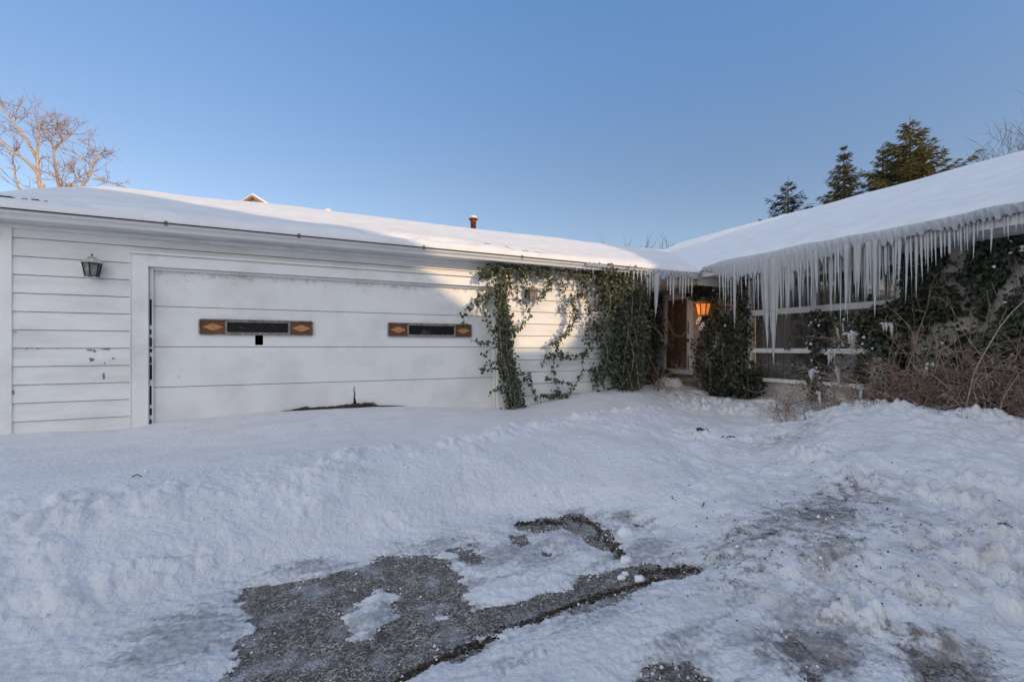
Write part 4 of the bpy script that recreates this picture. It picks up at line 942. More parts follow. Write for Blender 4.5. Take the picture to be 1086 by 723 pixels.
# ------------------------------------------------------------------ brambles, dry shrubs
def bramble(loc, label, n, spanx, spany, h, lean, leaves, red=.25, seed=1):
    rnd = random.Random(seed); root = empty('bramble', loc, label, 'bramble', 'dry brambles before the house'); L0 = Vector(loc)
    a = MB(); b = MB(); LP = []
    for i in range(n):
        p = L0+Vector((rnd.uniform(-spanx, spanx), rnd.uniform(-spany, spany), -.05)); q = MB
        d = Vector((rnd.gauss(lean[0], .45), rnd.gauss(lean[1], .55), rnd.uniform(.7, 1.3))).normalized(); L = h*rnd.uniform(.5, 1.15); k = 12; pts = [p.copy()]
        tgt = b if rnd.random() < red else a; r0 = rnd.uniform(.004, .011)
        for s in range(k):
            d = (d+Vector((rnd.gauss(0, .10), rnd.gauss(0, .10), -.10*rnd.uniform(.3, 1.4)-.004*s))).normalized(); pts.append(pts[-1]+d*L/k)
        tgt.tube(pts, [r0*(1-.07*j) for j in range(k+1)], 5)
        for s in range(3, k, 1):
            if rnd.random() < .75:
                e = Vector((rnd.gauss(0, 1), rnd.gauss(0, 1), rnd.gauss(.2, .8))).normalized(); tl = rnd.uniform(.08, .30); t = [pts[s]]
                for _ in range(4): e = (e+Vector((rnd.gauss(0, .25), rnd.gauss(0, .25), rnd.gauss(-.05, .25)))).normalized(); t.append(t[-1]+e*tl/4)
                tgt.tube(t, [.0035, .003, .0026, .002, .0015], 3)
                for _ in range(leaves):
                    LP.append(t[rnd.randint(1, 4)]+Vector((rnd.gauss(0, .03), rnd.gauss(0, .03), rnd.gauss(0, .03))))
    if a.v: a.build('canes', M['cane'], root)
    if b.v: b.build('red_canes', M['redcane'], root)
    if LP:
        V, F = leaf_mesh(np.array([tuple(p) for p in LP]), .024, (0, 0, 1), tilt=1.5); np_mesh('dead_leaves', V, F, M['deadleaf'], root)
    return root
def gl(px, d): p = at_d(px, 400, d); return (p.x, p.y, gz1(p.x, p.y))
bramble(gl(852, 7.0), 'low brown twiggy tuft in front of the left window half', 22, .25, .45, .6, (-.1, 0), 2, .3, 1)
bramble(gl(905, 6.9), 'ice crusted bramble of arching grey canes before the window', 30, .3, .45, 1.25, (-.15, .1), 1, .25, 2)
bramble(gl(955, 6.3), 'long caned bramble leaning left across the window edge', 16, .3, .4, 1.5, (-.1, .5), 1, .2, 3)
bramble(gl(1000, 5.9), 'dense brown bramble with dead leaves below the gap in the ivy', 38, .4, .45, 1.05, (0, .1), 10, .4, 4)
bramble(gl(1060, 5.5), 'rusty leaved bramble at the far right end of the hedge', 52, .4, .5, 1.0, (0, 0), 12, .5, 5)
bramble(gl(985, 6.2), 'tall pale tangle of arching canes in front of the ivy right of the window', 30, .6, .9, 2.0, (.10, .15), 2, .45, 9)
bramble(gl(1075, 5.8), 'tall bare tangle at the edge against the cream wall', 26, .5, .8, 1.8, (.08, .1), 3, .5, 10)
bramble(gl(1015, 6.0), 'tall thin red caned bramble reaching up the ivy covered wall', 18, .3, .4, 2.2, (.12, .1), 0, .9, 6)
bramble(gl(694, 10.2), 'tangled bare bush left of the door step', 16, .2, .25, 1.0, (0, 0), 1, .3, 7)
bramble(gl(845, 6.35), 'small dark weed stalks poking from the snowbank crest', 9, .12, .22, .40, (-.2, .2), 1, .2, 8)
# evergreen shrubs
def shrub(loc, r, h, label, n=900, m='ivydark'):
    root = empty('evergreen_shrub', loc, label, 'shrub'); P = RNG.normal(0, 1, (n, 3)); P /= np.linalg.norm(P, axis=1)[:, None]
    P *= RNG.random((n, 1))**.35*(1+.25*np.sin(P[:, :1]*5+P[:, 2:]*4)); P = P*np.array([r, r, h/2])+np.array(loc)+np.array([0, 0, h*.42])
    V, F = leaf_mesh(P, .06, (0, 0, 1), tilt=1.0); np_mesh('leaves', V, F, M[m], root)
    s = MB()
    for k in range(9):
        t = random.uniform(0, 6.28); s.tube([loc, (loc[0]+.5*r*math.cos(t), loc[1]+.5*r*math.sin(t), loc[2]+h*.4), (loc[0]+.85*r*math.cos(t), loc[1]+.85*r*math.sin(t), loc[2]+h*.7)], [.012, .008, .004], 5)
    s.build('stems', M['ivystem'], root); return root
p = on_x(704, 404, 8.3); shrub((p.x, p.y, gz1(p.x, p.y)), .24, .42, 'small dark evergreen shrub beside the door step', 500)
p = on_x(792, 420, 8.4); shrub((p.x, p.y, gz1(p.x, p.y)), .33, .60, 'rounded dark evergreen shrub below the left window corner', 900)
p = on_x(765, 419, 8.45); shrub((p.x, p.y, gz1(p.x, p.y)), .30, .45, 'low evergreen shrub under the ivy hedge near the steps', 700)

# frozen drips on the brambles
def ice_blob(px, py, d, w, h, label, n=4):
    c = at_d(px, py, d); m = MB(); lean = random.uniform(-.25, .25)
    for k in range(n):
        x = random.uniform(-.5, .5); o = RT*(x*w)+FW*random.uniform(-.03, .03)+Vector((0, 0, random.uniform(-.06, .03)))
        L = h*random.choice((random.uniform(.3, .6), random.uniform(.6, 1))); p = c+o+Vector((0, 0, h/2)); r = w/n*random.uniform(.25, .5)+.006
        v = RT*(lean*L*.4)
        m.tube([p+Vector((0, 0, .03)), p, p-Vector((0, 0, L*.3))+v*.2, p-Vector((0, 0, L*.6))+v*.5, p-Vector((0, 0, L))+v], [r*.5, r, r*.85, r*.5, .003], 7)
    pts = [c+RT*(w*(t-.5)*1.15)+Vector((0, 0, h/2+.02*math.sin(t*7+lean*9)-.03*abs(t-.5))) for t in np.linspace(0, 1, 7)]
    m.tube(pts, [.006, .016, .02, .014, .022, .014, .006], 7)
    return tag(m.build('frozen_drip', M['ice'], None, True), label, 'ice', 'frozen drips on the brambles')
ice_blob(902, 365, 6.9, .22, .30, 'white ice lump frozen onto the brambles at the lower window bar', 5)
ice_blob(880, 385, 6.9, .13, .32, 'pair of thin frozen drips left of the big ice lump', 3)
ice_blob(864, 400, 6.8, .12, .20, 'hooked frozen drip on a twig below the mullion', 2)
ice_blob(888, 405, 6.8, .06, .35, 'single tall frozen drip in the middle of the brambles', 2)
ice_blob(868, 424, 6.5, .06, .20, 'stubby frozen drip just above the snowbank', 2)
ice_blob(895, 428, 6.4, .12, .12, 'arched frozen drip resting on the snowbank', 3)
ice_blob(912, 420, 6.4, .05, .22, 'bent frozen drip standing beside the arched one', 2)
ice_blob(985, 394, 6.0, .10, .18, 'ice claw hanging in the dense brown bramble', 3)
ice_blob(940, 350, 6.6, .16, .18, 'small frozen drips on the bushy ivy by the window', 4)
ice_blob(683, 350, 10.6, .10, .62, 'ice crusted hanging stem in the dark entry recess', 2)
g = MB().tube([at_d(a, b, 10.4) for a, b in ((668, 356), (676, 350), (686, 345), (693, 347), (699, 352), (703, 358))], .010, 5).build('dry_vine', M['cane']); tag(g, 'bare arching vine across the dark entry recess', 'vine')

# ------------------------------------------------------------------ things lying in the snow
def lump(px, py, d, s, label=None):
    p = on_z(px, py, ZA+.02) if d is None else at_d(px, py, d); n = 14; k = 9; V = []
    z0 = max(gz1(p.x, p.y), ZA+.0) if d is not None else ZA
    ph = random.uniform(0, 9)
    for i in range(k):
        a = math.pi*i/(k-1)
        for j in range(n):
            t = 2*math.pi*j/n; r = s*(1+.18*math.sin(3*t+ph)*math.sin(2*a+ph)+.10*math.sin(5*t+2*a+ph))
            V.append((p.x+r*math.sin(a)*math.cos(t)*1.15, p.y+r*math.sin(a)*math.sin(t), z0+s*.55+r*.75*math.cos(a)))
    o = np_mesh('snow_lump', np.array(V), gridF(k, n, True), M['lump'], None, True)
    return tag(o, label or 'snow lump', 'snow lump', 'loose snow lumps')
lump(664, 594, None, .035, 'round snow lump on the tip of the bare asphalt strip')
lump(678, 613, None, .028, 'round snow lump sitting right of the crumbled lumps on the asphalt')
lump(659, 611, None, .022, 'crumbled snow lump on the wet asphalt edge'); lump(663, 607, None, .02, 'smallest snow lump among the crumbs on the asphalt')
lump(663, 567, None, .055, 'flat snow lump on the ice beside the dark patch')
def twig(px, py, d, L, ang, label):
    p = at_d(px, py, d); z = gz1(p.x, p.y); v = RT*math.cos(ang)+FW*math.sin(ang); m = MB()
    m.tube([Vector((p.x, p.y, z+.006)), Vector((p.x, p.y, z+.012))+v*L*.5+Vector((0, 0, .01)), Vector((p.x, p.y, z+.006))+v*L], [.005, .005, .003], 5)
    return tag(m.build('twig', M['greybark']), label, 'twig')
twig(140, 528, 3.4, .07, .1, 'thin dark twig on the smooth snow left of the bank lip')
twig(1058, 551, 3.0, .07, -1.2, 'dark twig stuck in the right snowbank')
twig(700, 612, 2.8, .05, .5, 'short twig near the point of the asphalt strip')
twig(745, 530, 3.7, .10, 1.0, 'bent twig in the churned snow below the door path')
def mat_piece(px, py, d, w, dpt, label):
    p = at_d(px, py, d); m = MB(); n = 16; pts = []
    for k in range(n):
        t = 2*math.pi*k/n; r = 1+.35*random.uniform(-1, 1); q = Vector((p.x, p.y, 0))+RT*(w*r*math.cos(t))+FW*(dpt*r*math.sin(t)); pts.append((q.x, q.y, gz1(q.x, q.y)+.004))
    m.prism(pts, (0, 0, .012)); return tag(m.build('leaf_mat', M['debris']), label, 'leaf litter', 'dark leaf mats on the snow')
mat_piece(747, 449, 5.9, .09, .10, 'dark leaf mat on the snow ridge, the nearer to the door')
mat_piece(769, 455, 5.75, .09, .07, 'dark leaf mat on the snow ridge, the nearer to the window')
# litter in the churned snow
n = 330; P = []
for k in range(n):
    px = random.gauss(860, 95); py = random.gauss(552, 42); d = 3.35*(548-368)/max(60, py-368)*random.uniform(.97, 1.03)
    p = at_d(px, py, d); P.append((p.x, p.y, gz1(p.x, p.y)+.006))
V, F = leaf_mesh(np.array(P), .013, (0, 0, 1), tilt=.8); tag(np_mesh('leaf_litter', V, F, M['debris']), kind='stuff')
# crumbs of snow thrown over bank and drive
n = 800; V = []; F = []
ico = np.array([(1, 0, 0), (-1, 0, 0), (0, 1, 0), (0, -1, 0), (0, 0, 1), (0, 0, -1)], float); icf = np.array([(0, 2, 4), (2, 1, 4), (1, 3, 4), (3, 0, 4), (2, 0, 5), (1, 2, 5), (3, 1, 5), (0, 3, 5)])
xs = np.where(RNG.random(n) < .75, RNG.uniform(1.2, 6.0, n), RNG.uniform(-1.3, 4.5, n)); ys = np.where(xs > 1.2, RNG.uniform(.6, 4.6, n), RNG.uniform(2.6, 4.4, n))
zs = ground_z(xs, ys); keep = (zs > ZA+.09)
xs, ys, zs = xs[keep], ys[keep], zs[keep]; sz = .004+.017*RNG.random(len(xs))**5
for i in range(len(xs)):
    V.append(ico*sz[i]*RNG.uniform(.7, 1.3, (6, 3))+np.array([xs[i], ys[i], zs[i]+sz[i]*.4])); F.append(icf+6*i)
tag(np_mesh('snow_crumbs', np.concatenate(V), np.concatenate(F), M['lump'], None, False), kind='stuff')
n = 9000; ex = RNG.uniform(-1.2, 3.2, n); ey = RNG.uniform(1.2, 4.2, n); es = np.full(n, 9.0)
for p in PATCH: es = np.minimum(es, sdpoly(ex, ey, p))
for p in ISLE: es = np.maximum(es, -sdpoly(ex, ey, p))
k = (es > -.16) & (es < .05) & (RNG.random(n) < np.exp(-np.abs(es)/.05)); ex, ey = ex[k], ey[k]; V = []; F = []
for i in range(len(ex)):
    q = .002+.008*RNG.random()**3; V.append(ico*q*RNG.uniform(.6, 1.5, (6, 3))+np.array([ex[i], ey[i], ZA+.004+q*.3])); F.append(icf+6*i)
tag(np_mesh('snow_crumbs', np.concatenate(V), np.concatenate(F), M['lump'], None, False), kind='stuff')
# crumbly soil along the edge of the drive
V = []; F = []; i = 0
for path, n, w in (([(395, 745), (440, 712), (490, 690), (535, 672), (600, 644), (650, 628), (700, 614)], 1500, .024), ([(600, 548), (628, 556), (648, 578), (660, 592)], 420, .035), ([(680, 608), (712, 606), (738, 603)], 260, .035), ([(548, 556), (575, 554), (596, 556)], 260, .03)):
    ln = np.array([tuple(v) for v in smooth_line([on_z(a, b, ZA) for a, b in path], 12)])
    for k in range(n):
        t = RNG.uniform(0, len(ln)-1.001); j = int(t); p = ln[j]*(1-t+j)+ln[j+1]*(t-j); g = .4+.9*vnoise(np.array([p[0]*7]), np.array([p[1]*7]), 301)[0]
        q = .002+.009*RNG.random()**2; g *= 1 if vnoise(np.array([p[0]*5]), np.array([p[1]*5]), 303)[0] > .42 else .3; p = p+np.array([RNG.normal(0, w*g), RNG.normal(0, w*g), .002+q*.3])
        V.append(ico*q*RNG.uniform(.5, 1.5, (6, 3))*np.array([1.3, 1, .7])+p); F.append(icf+6*i); i += 1
tag(np_mesh('soil_crumbs', np.concatenate(V), np.concatenate(F), mat('dark_soil', (.04, .03, .02), .9, island=[(.018, .014, .010), (.05, .038, .026), (.10, .08, .055), (.03, .03, .018)])), kind='stuff')
# heaped snow by the door step
def mound(c, rx, ry, h, label, seed):
    n = 40; g = np.linspace(-1, 1, n); gx, gy = np.meshgrid(g, g); r = np.hypot(gx, gy)
    e = np.sqrt(np.clip(1-r**2.5, 0, 1)); X = c[0]+gx*rx; Y = c[1]+gy*ry
    z = c[2]-.06+h*e*(.8+.5*(fbm(X*5, Y*5, 3, seed)-.5))+.03*(fbm(X*12, Y*12, 3, seed+1)-.5)*e
    return tag(np_mesh('snow_mound', np.stack([X, Y, z], -1).reshape(-1, 3), gridF(n, n), M['lump'], None, True), label, 'snow mound')
p = on_x(709, 405, 8.15); mound((p.x, p.y, gz1(p.x, p.y)), .30, .34, .26, 'rounded snow heap in front of the door step', 201)
p = on_x(738, 413, 8.25); mound((p.x, p.y, gz1(p.x, p.y)), .25, .35, .13, 'low lumpy snow heap right of the door step', 205)
p = on_x(815, 422, 8.2); mound((p.x, p.y, gz1(p.x, p.y)), .22, .35, .12, 'low snow heap under the window sill', 209)

# ------------------------------------------------------------------ trees
def bare_tree(loc, h, label, stems, spread, seed, mt, mw, depth=5, r0=.16, group='bare trees beyond the roofs', name='bare_tree', lean=(0, 0), few=0, minr=.006):
    rnd = random.Random(seed); root = empty(name, loc, label, 'tree', group); a = MB(); b = MB()
    def br(p, d, L, r, k):
        n = 5 if k > 1 else 4; pts = [p]; rad = [r]
        for i in range(n):
            d = (d+Vector((rnd.gauss(0, .10), rnd.gauss(0, .10), rnd.gauss(.05, .07)))).normalized(); pts.append(pts[-1]+d*L/n); rad.append(r*(1-.45*(i+1)/n))
        (a if k >= depth-2 else b).tube(pts, rad, 6 if k > depth-2 else 3)
        if k == 0: return
        m = (rnd.randint(3, 4) if k > 1 else 4) if few else (rnd.randint(3, 4) if k > 1 else 5)
        for i in range(m):
            t = rnd.uniform(.72 if few and k == depth else .3, 1); j = min(int(t*n), n-1); q = pts[j].lerp(pts[j+1], t*n-j) if t < 1 else pts[-1]
            e = (d*rnd.uniform(.6, 1.1)*(.8 if few else 1)+Vector((rnd.gauss(0, spread), rnd.gauss(0, spread), rnd.gauss(.08, spread*.6)))).normalized()
            br(q, e, L*(rnd.uniform(.28, .40) if few and k == depth else rnd.uniform(.50, .80)), max(.009 if few else minr, rad[j]*rnd.uniform(.42, .65)), k-1)
        br(pts[-1], (d+Vector((rnd.gauss(0, .2), rnd.gauss(0, .2), .05))).normalized(), L*(.34 if few and k == depth else .72), rad[-1]*.85, k-1)
    B = Vector(loc)
    for i in range(stems):
        t = 6.28*i/max(1, stems)+seed; d = Vector(((.20 if few else .34)*math.cos(t)*(stems > 1)+lean[0], (.20 if few else .34)*math.sin(t)*(stems > 1)+lean[1], 1)).normalized()
        br(B, d, h*(.66 if few else .40), r0*(1 if i == 0 else rnd.uniform(.6, .9)), depth)
    a.build('trunk', mt, root); b.build('crown', mw, root); return root
def limb_tree(label, limbs, fans, d, seed):
    """bare tree whose limbs follow a sketch of the real one; (x, y) limb points on a plane d metres off, bowed in depth"""
    rnd = random.Random(seed); a = MB(); b = MB()
    def P(q, off): p = at_d(q[0]/6.571, 95+q[1]/6.571, d); return p+FW*off
    base = P(limbs[0][0][0], 0); root = empty('bare_tree', (base.x, base.y, -1.3), label, 'tree', 'bare trees beyond the roofs')
    def twig(p, v, L, r, k):
        n = 5; pts = [p]
        for _ in range(n): v = (v+Vector((rnd.gauss(0, .09), rnd.gauss(0, .09), rnd.gauss(.05, .07)))).normalized(); pts.append(pts[-1]+v*L/n)
        b.tube(pts, [r*(1-.12*j) for j in range(n+1)], 3)
        if k: 
            for _ in range(rnd.randint(3, 5)):
                j = rnd.randint(1, n); twig(pts[j], (v+Vector((rnd.gauss(0, .6), rnd.gauss(0, .6), rnd.gauss(.1, .45)))).normalized(), L*rnd.uniform(.45, .75), r*.7, k-1)
    for i, (pts, r0, r1) in enumerate(limbs):
        o1 = rnd.uniform(-1.5, 1.5); n = len(pts); q = [P(p, o1*(j/(n-1))**2 if i else .4*o1*(j/(n-1))**2) for j, p in enumerate(pts)]
        if pts[0][1] > 670: g_ = q[0]+(q[0]-q[1]); q = [Vector((q[0].x+(q[0].x-q[1].x)*.6, q[0].y+(q[0].y-q[1].y)*.6, -1.4)), g_]+q
        ln = smooth_line(q, 5); m = len(ln); a.tube(ln, [r0+(r1-r0)*j/(m-1) for j in range(m)], 7)
        for j in range(m//3, m):
            if rnd.random() < .55: twig(ln[j], (Vector((rnd.gauss(0, 1), rnd.gauss(0, 1), rnd.gauss(.5, .5)))).normalized(), rnd.uniform(.5, 1.3), .016, 1)
    for (x, y), n, L in fans:
        for _ in range(n): twig(P((x+rnd.gauss(0, 14), y+rnd.gauss(0, 14)), rnd.uniform(-.6, .6)), Vector((rnd.gauss(0, .75), rnd.gauss(0, .75), rnd.gauss(.55, .5))).normalized(), L*rnd.uniform(.4, .85), .013, 2)
    a.build('trunk', M['bark'], root); b.build('crown', M['twig'], root); return root
limb_tree('tallest pale barked bare tree glowing in low sun beyond the garage roof', [
    ([(285, 690), (270, 600), (268, 500), (280, 400), (300, 320), (320, 240)], .13, .025), ([(268, 500), (215, 390), (150, 260), (90, 130)], .08, .025), ([(262, 590), (200, 510), (100, 430), (-20, 325), (-90, 260)], .075, .035), ([(130, 690), (80, 560), (10, 430), (-40, 330)], .06, .02)],
    [((320, 240), 9, 1.1), ((110, 170), 6, 1.0), ((150, 250), 4, .9), ((30, 460), 4, .9), ((-60, 280), 5, 1.0)], 24, 3)
limb_tree('slim pale bare tree just right of the tallest one, beyond the garage roof', [
    ([(415, 690), (400, 600), (385, 500), (385, 400), (345, 330), (315, 285)], .09, .035), ([(386, 420), (425, 350), (460, 290)], .045, .02), ([(386, 400), (470, 370), (520, 340)], .035, .015)],
    [((315, 285), 6, .9), ((450, 300), 6, .9), ((400, 330), 4, .9)], 25, 4)
limb_tree('low spreading bare tree with an orange fork, rightmost beyond the garage roof', [
    ([(550, 690), (620, 600), (635, 500), (668, 420)], .09, .035), ([(640, 622), (740, 632), (850, 670)], .035, .02), ([(490, 690), (505, 610), (545, 530)], .05, .02), ([(600, 500), (540, 450), (480, 420)], .025, .012), ([(430, 690), (470, 655), (530, 660)], .03, .02)],
    [((668, 430), 8, 1.0), ((520, 590), 8, .9), ((780, 640), 5, .8), ((640, 500), 4, .9)], 24.5, 6)
for px, d, h, sd, lab in ((663, 62, 16.6, 21, 'tallest of the faint bare trees in the dip between the roofs'), (676, 64, 15.6, 22, 'faint bare tree second along the dip between the roofs'), (689, 60, 14.6, 23, 'faint bare tree nearest the snowy valley of the roofs'), (701, 66, 14.8, 24, 'faint bare tree half hidden by the house roof corner')):
    p = at_d(px, 300, d); bare_tree((p.x, p.y, -1.3), h, lab, 1, .32, sd, M['greybark'], M['greybark'], 4, .16, minr=.022)
p = at_d(1128, 165, 19); bare_tree((p.x, p.y, -1.3), 10.0, 'bare dark tree at the edge beyond the house roof', 2, .45, 32, M['greybark'], M['greybark'], 5, .13, lean=(-.02, .05))

def spruce(loc, h, rbase, label, m, seed, dens=1.0, up=.0, droop=.35, sparse=1.0):
    rnd = random.Random(seed); root = empty('spruce_tree', loc, label, 'tree', 'spruces behind the house'); B = Vector(loc)
    t = MB(); t.tube([B, B+Vector((0, 0, h*.5)), B+Vector((0, 0, h))], [h*.020, h*.012, .01], 8)
    Q = []; z = h*.10
    while z < h*.985:
        f = z/h; L = min(4.6, rbase*(1-f)**1.02)*rnd.uniform(.82, 1.08)+.10; nb = max(4, int(7*dens*(1-f*.3)))
        a0 = rnd.uniform(0, 6.28)
        for i in range(nb):
            a = a0+6.283*i/nb+rnd.uniform(-.3, .3); l = L*rnd.uniform(.68, 1.06); p = B+Vector((0, 0, z+rnd.uniform(-.12, .12)))
            el = up+.55*f-droop*(1-f)+rnd.uniform(-.1, .1); pts = [p.copy()]; n = max(4, int(l/.20))
            for s in range(n):
                e = el-.25*math.sin(math.pi*s/n)+.45*(s/n)**2; d = Vector((math.cos(a)*math.cos(e), math.sin(a)*math.cos(e), math.sin(e))); pts.append(pts[-1]+d*l/n)
            t.tube(pts, [.022*(1-.8*j/n)*h/12+.004 for j in range(n+1)], 3)
            for s in range(1, n+1):
                w = (.62*(1-.55*s/n)+.16)*min(1, .18+l/1.3)
                for sd in (-1, 1, 0)*4:
                    if rnd.random() > .92*sparse: continue
                    da = a+sd*rnd.uniform(.5, 1.2); pe = rnd.uniform(-.55, .10) if sd else rnd.uniform(-.9, -.1)
                    d = Vector((math.cos(da)*math.cos(pe), math.sin(da)*math.cos(pe), math.sin(pe))); ln = w*rnd.uniform(.55, 1.15)
                    q = pts[s].lerp(pts[s-1], rnd.random()); sv = d.cross(Vector((rnd.gauss(0, 1), rnd.gauss(0, 1), rnd.gauss(0, 1)))).normalized()*ln*rnd.uniform(.05, .09)
                    Q.append((q-sv*.4, q+d*ln*.45-sv, q+d*ln, q+d*ln*.45+sv))
        z += h*.026*rnd.uniform(.8, 1.25)/max(.6, dens)
    t.build('trunk', M['sprucebark'], root)
    V = np.array([[tuple(v) for v in q] for q in Q]).reshape(-1, 3); np_mesh('crown', V, np.arange(len(V)).reshape(-1, 4), m, root); return root
def tree_at(px, top, d): p = at_d(px, top, d); return (p.x, p.y, -1.3), p.z+1.3
l, h = tree_at(836, 187, 30); spruce(l, h, 7.8, 'small sparse dark spruce furthest down the roof slope', M['needle2'], 41, .72, .12, .22, .62)
l, h = tree_at(895, 152, 29); spruce(l, h, 5.6, 'narrow dense spruce between the sparse one and the golden one', M['needle'], 42, 1.05, .12, .22, .95)
l, h = tree_at(965, 122, 27); spruce(l, h, 9.6, 'tallest broad spruce, golden in the sun above the roof', M['needle'], 43, 1.0, .12, .22, .95)
l, h = tree_at(936, 152, 28); spruce(l, h, 5.4, 'slim spruce hugging the left flank of the tallest one', M['needle'], 44, .85, .12, .22, .85)

# ------------------------------------------------------------------ neighbouring houses
nh = empty('neighbour_house', (-1.5, 30, -1.3), 'distant white gable peeping over the garage roof ridge', 'house')
D = 27; pk = at_d(270.5, 208.5, D); le = at_d(253, 215, D); re_ = at_d(290, 221.5, D); pk = Vector((pk.x, pk.y, pk.z))
ax = (re_-le); ax.z = 0; ax.normalize(); back = Vector((-ax.y, ax.x, 0))
W = 4.2; pit = .62
a_, b_, c_ = pk-ax*W-Vector((0, 0, W*pit)), pk+ax*W-Vector((0, 0, W*pit)), pk
MB().prism([Vector((a_.x, a_.y, -1.3)), Vector((b_.x, b_.y, -1.3)), b_-Vector((0, 0, .12)), c_-Vector((0, 0, .12)), a_-Vector((0, 0, .12))], back*9).build('wall', M['nwall'], nh)
rfm = MB()
for s, q in ((1, b_), (-1, a_)):
    e = q+ax*s*.4-Vector((0, 0, .4*pit)); rfm.prism([c_-back*.35, e-back*.35, e-back*.35-Vector((0, 0, .13)), c_-back*.35-Vector((0, 0, .13))], back*9.7)
rfm.build('roof', M['ntrim'], nh)
sn = MB()
for s, q in ((1, b_), (-1, a_)):
    e = q+ax*s*.38-Vector((0, 0, .38*pit)); up = Vector((0, 0, .003)); sn.prism([c_-back*.25+up, e-back*.25+up, e-back*.25+Vector((0, 0, .08)), c_-back*.25+Vector((0, 0, .10))], back*9.5)
o = sn.build('roof_snow', M['lump']); tag(o, 'thin snow on the distant white gable roof', 'roof snow')

# unseen house shapes added behind the viewer to throw the garage's long shadow
KA = math.cos(SUN_A)/math.sin(SUN_A); KB = math.tan(SUN_E)/math.sin(SUN_A); DS = 16.0
def sw(x, z): return Vector((x+KA*DS, YW-DS, z+KB*DS))
def caster_house(pts, eave_w, depth, label, low=None):
    p0 = sw(pts[0][0], 0); root = empty('neighbour_house', (p0.x, YW-DS, -1.3), label, 'house', 'unseen shadow casters across the street')
    q = [sw(*p) for p in pts]
    MB().prism([Vector((q[0].x, q[0].y, -1.4))]+q+[Vector((q[-1].x, q[-1].y, -1.4))], (0, -depth, 0)).build('wall', M['nwall'], root)
    r = MB()
    for i in range(len(q)-1):
        r.prism([q[i]+Vector((0, .4, .002)), q[i+1]+Vector((0, .4, .002)), q[i+1]+Vector((0, .4, .15)), q[i]+Vector((0, .4, .15))], (0, -depth-.8, 0))
    r.build('roof', M['nroof'], root)
    return root
SHADOW_A = [(-8.0, .6), (-2.8, 4.0), (3.5, -.15)]
SHADOW_M = [(3.52, -.36), (5.58, -.36)]
SHADOW_B = [(5.6, .25), (6.4, 1.30), (10.7, 4.9), (16, .8)]
caster_house(SHADOW_A, 0, 6, 'unseen steep gabled shadow caster across the street')
caster_house(SHADOW_M, 0, 5, 'unseen low flat shadow caster between the gabled ones')
caster_house(SHADOW_B, 0, 6, 'unseen broad gabled shadow caster on the entry side')

# ------------------------------------------------------------------ sky, sun, camera
SKY_TINT = (.84, .83, .88); ZEN = (.95, .72, .30); GLOW = (1.1, .85, .5); WEST = (4.3, 3.75, 2.9); BLUE = (.02, .42, 1.15)
w = bpy.data.worlds.new('World'); S.world = w; w.use_nodes = True; N = w.node_tree.nodes; L = w.node_tree.links
sk = N.new('ShaderNodeTexSky'); sk.sky_type = 'NISHITA'; sk.sun_disc = False; sk.sun_elevation = SUN_E; sk.sun_rotation = math.atan2(TOSUN.x, TOSUN.y)
sk.air_density = 1.0; sk.dust_density = 1.0; sk.ozone_density = 1.0; sk.altitude = 200
bg = N['Background']; bg.inputs[1].default_value = .15
tc = N.new('ShaderNodeTexCoord'); sx = N.new('ShaderNodeSeparateXYZ'); L.new(tc.outputs['Generated'], sx.inputs[0])
dt = N.new('ShaderNodeVectorMath'); dt.operation = 'DOT_PRODUCT'; dt.inputs[1].default_value = TOSUN; L.new(tc.outputs['Generated'], dt.inputs[0])
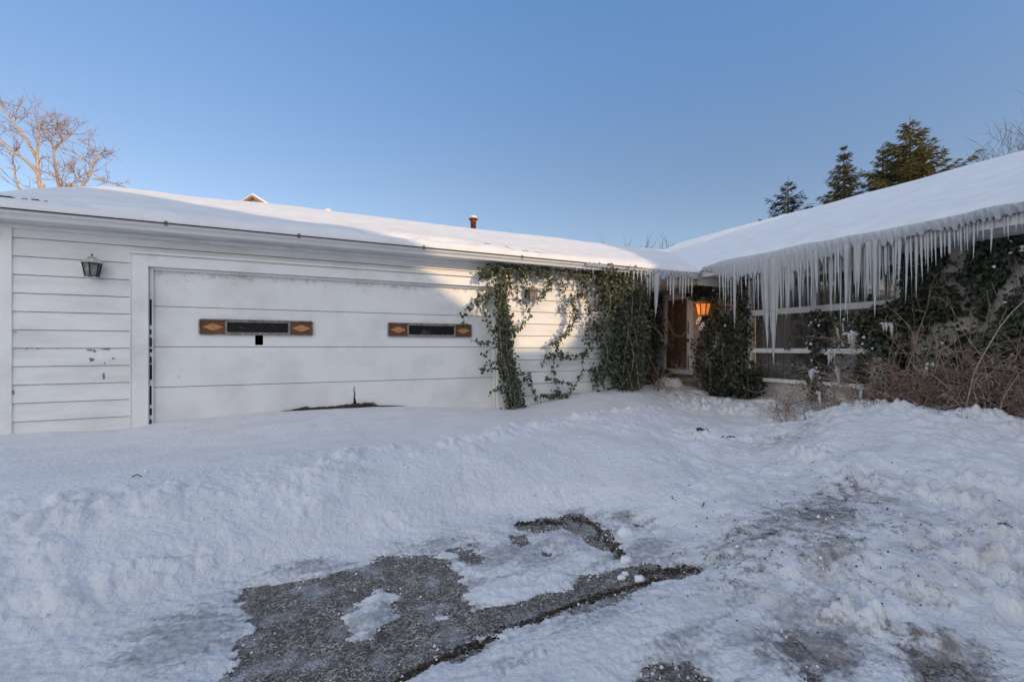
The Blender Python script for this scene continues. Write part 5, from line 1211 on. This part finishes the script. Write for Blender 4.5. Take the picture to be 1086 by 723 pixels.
def sky_add(src, a, b_, colr, prev):      # brightens one part of the sky; unseen parts serve as added fill light
    m = N.new('ShaderNodeMapRange'); m.interpolation_type = 'SMOOTHSTEP'; m.inputs[1].default_value = a; m.inputs[2].default_value = b_; L.new(src, m.inputs[0])
    x = N.new('ShaderNodeMix'); x.data_type = 'RGBA'; x.blend_type = 'ADD'; x.inputs[7].default_value = (*colr, 1); L.new(m.outputs[0], x.inputs[0]); L.new(prev, x.inputs[6]); return x.outputs[2]
tn = N.new('ShaderNodeMix'); tn.data_type = 'RGBA'; tn.blend_type = 'MULTIPLY'; tn.inputs[0].default_value = 1; tn.inputs[7].default_value = (*SKY_TINT, 1); L.new(sk.outputs[0], tn.inputs[6])
c = sky_add(sx.outputs[2], .22, .62, BLUE, tn.outputs[2]); c = sky_add(sx.outputs[2], .62, .95, ZEN, c); c = sky_add(dt.outputs['Value'], .25, .85, GLOW, c)
d2 = N.new('ShaderNodeVectorMath'); d2.operation = 'DOT_PRODUCT'; d2.inputs[1].default_value = (-.80, -.42, .43); L.new(tc.outputs['Generated'], d2.inputs[0])
c = sky_add(d2.outputs['Value'], .45, .95, WEST, c)
L.new(c, bg.inputs[0])
sd = bpy.data.lights.new('sun', 'SUN'); sd.energy = 2.35; sd.angle = R(.6); sd.color = (1, .72, .44)
so = bpy.data.objects.new('sun', sd); COL.objects.link(so); so.rotation_euler = (-TOSUN).to_track_quat('-Z', 'Y').to_euler(); so.location = (0, 0, 30)
cd = bpy.data.cameras.new('camera'); co = bpy.data.objects.new('camera', cd); COL.objects.link(co); S.camera = co
cd.sensor_width = 36; cd.sensor_fit = 'HORIZONTAL'; cd.lens = FPX/1086*36; cd.shift_y = (CY-361.5)/1086; cd.clip_end = 2000; cd.clip_start = .05
co.rotation_euler = (R(90), 0, TH-R(90)); co.location = (0, 0, 0)
for o in list(S.objects):
    if o.parent is None: o.location.z += LIFT
S.view_settings.view_transform = 'Standard'; S.view_settings.look = 'None'; S.view_settings.gamma = 1; S.view_settings.use_curve_mapping = False
S.view_settings.exposure = .27
S.render.engine = 'CYCLES'; S.cycles.use_denoising = True; S.cycles.max_bounces = 8; S.cycles.transparent_max_bounces = 12; S.cycles.caustics_refractive = False; S.cycles.caustics_reflective = False
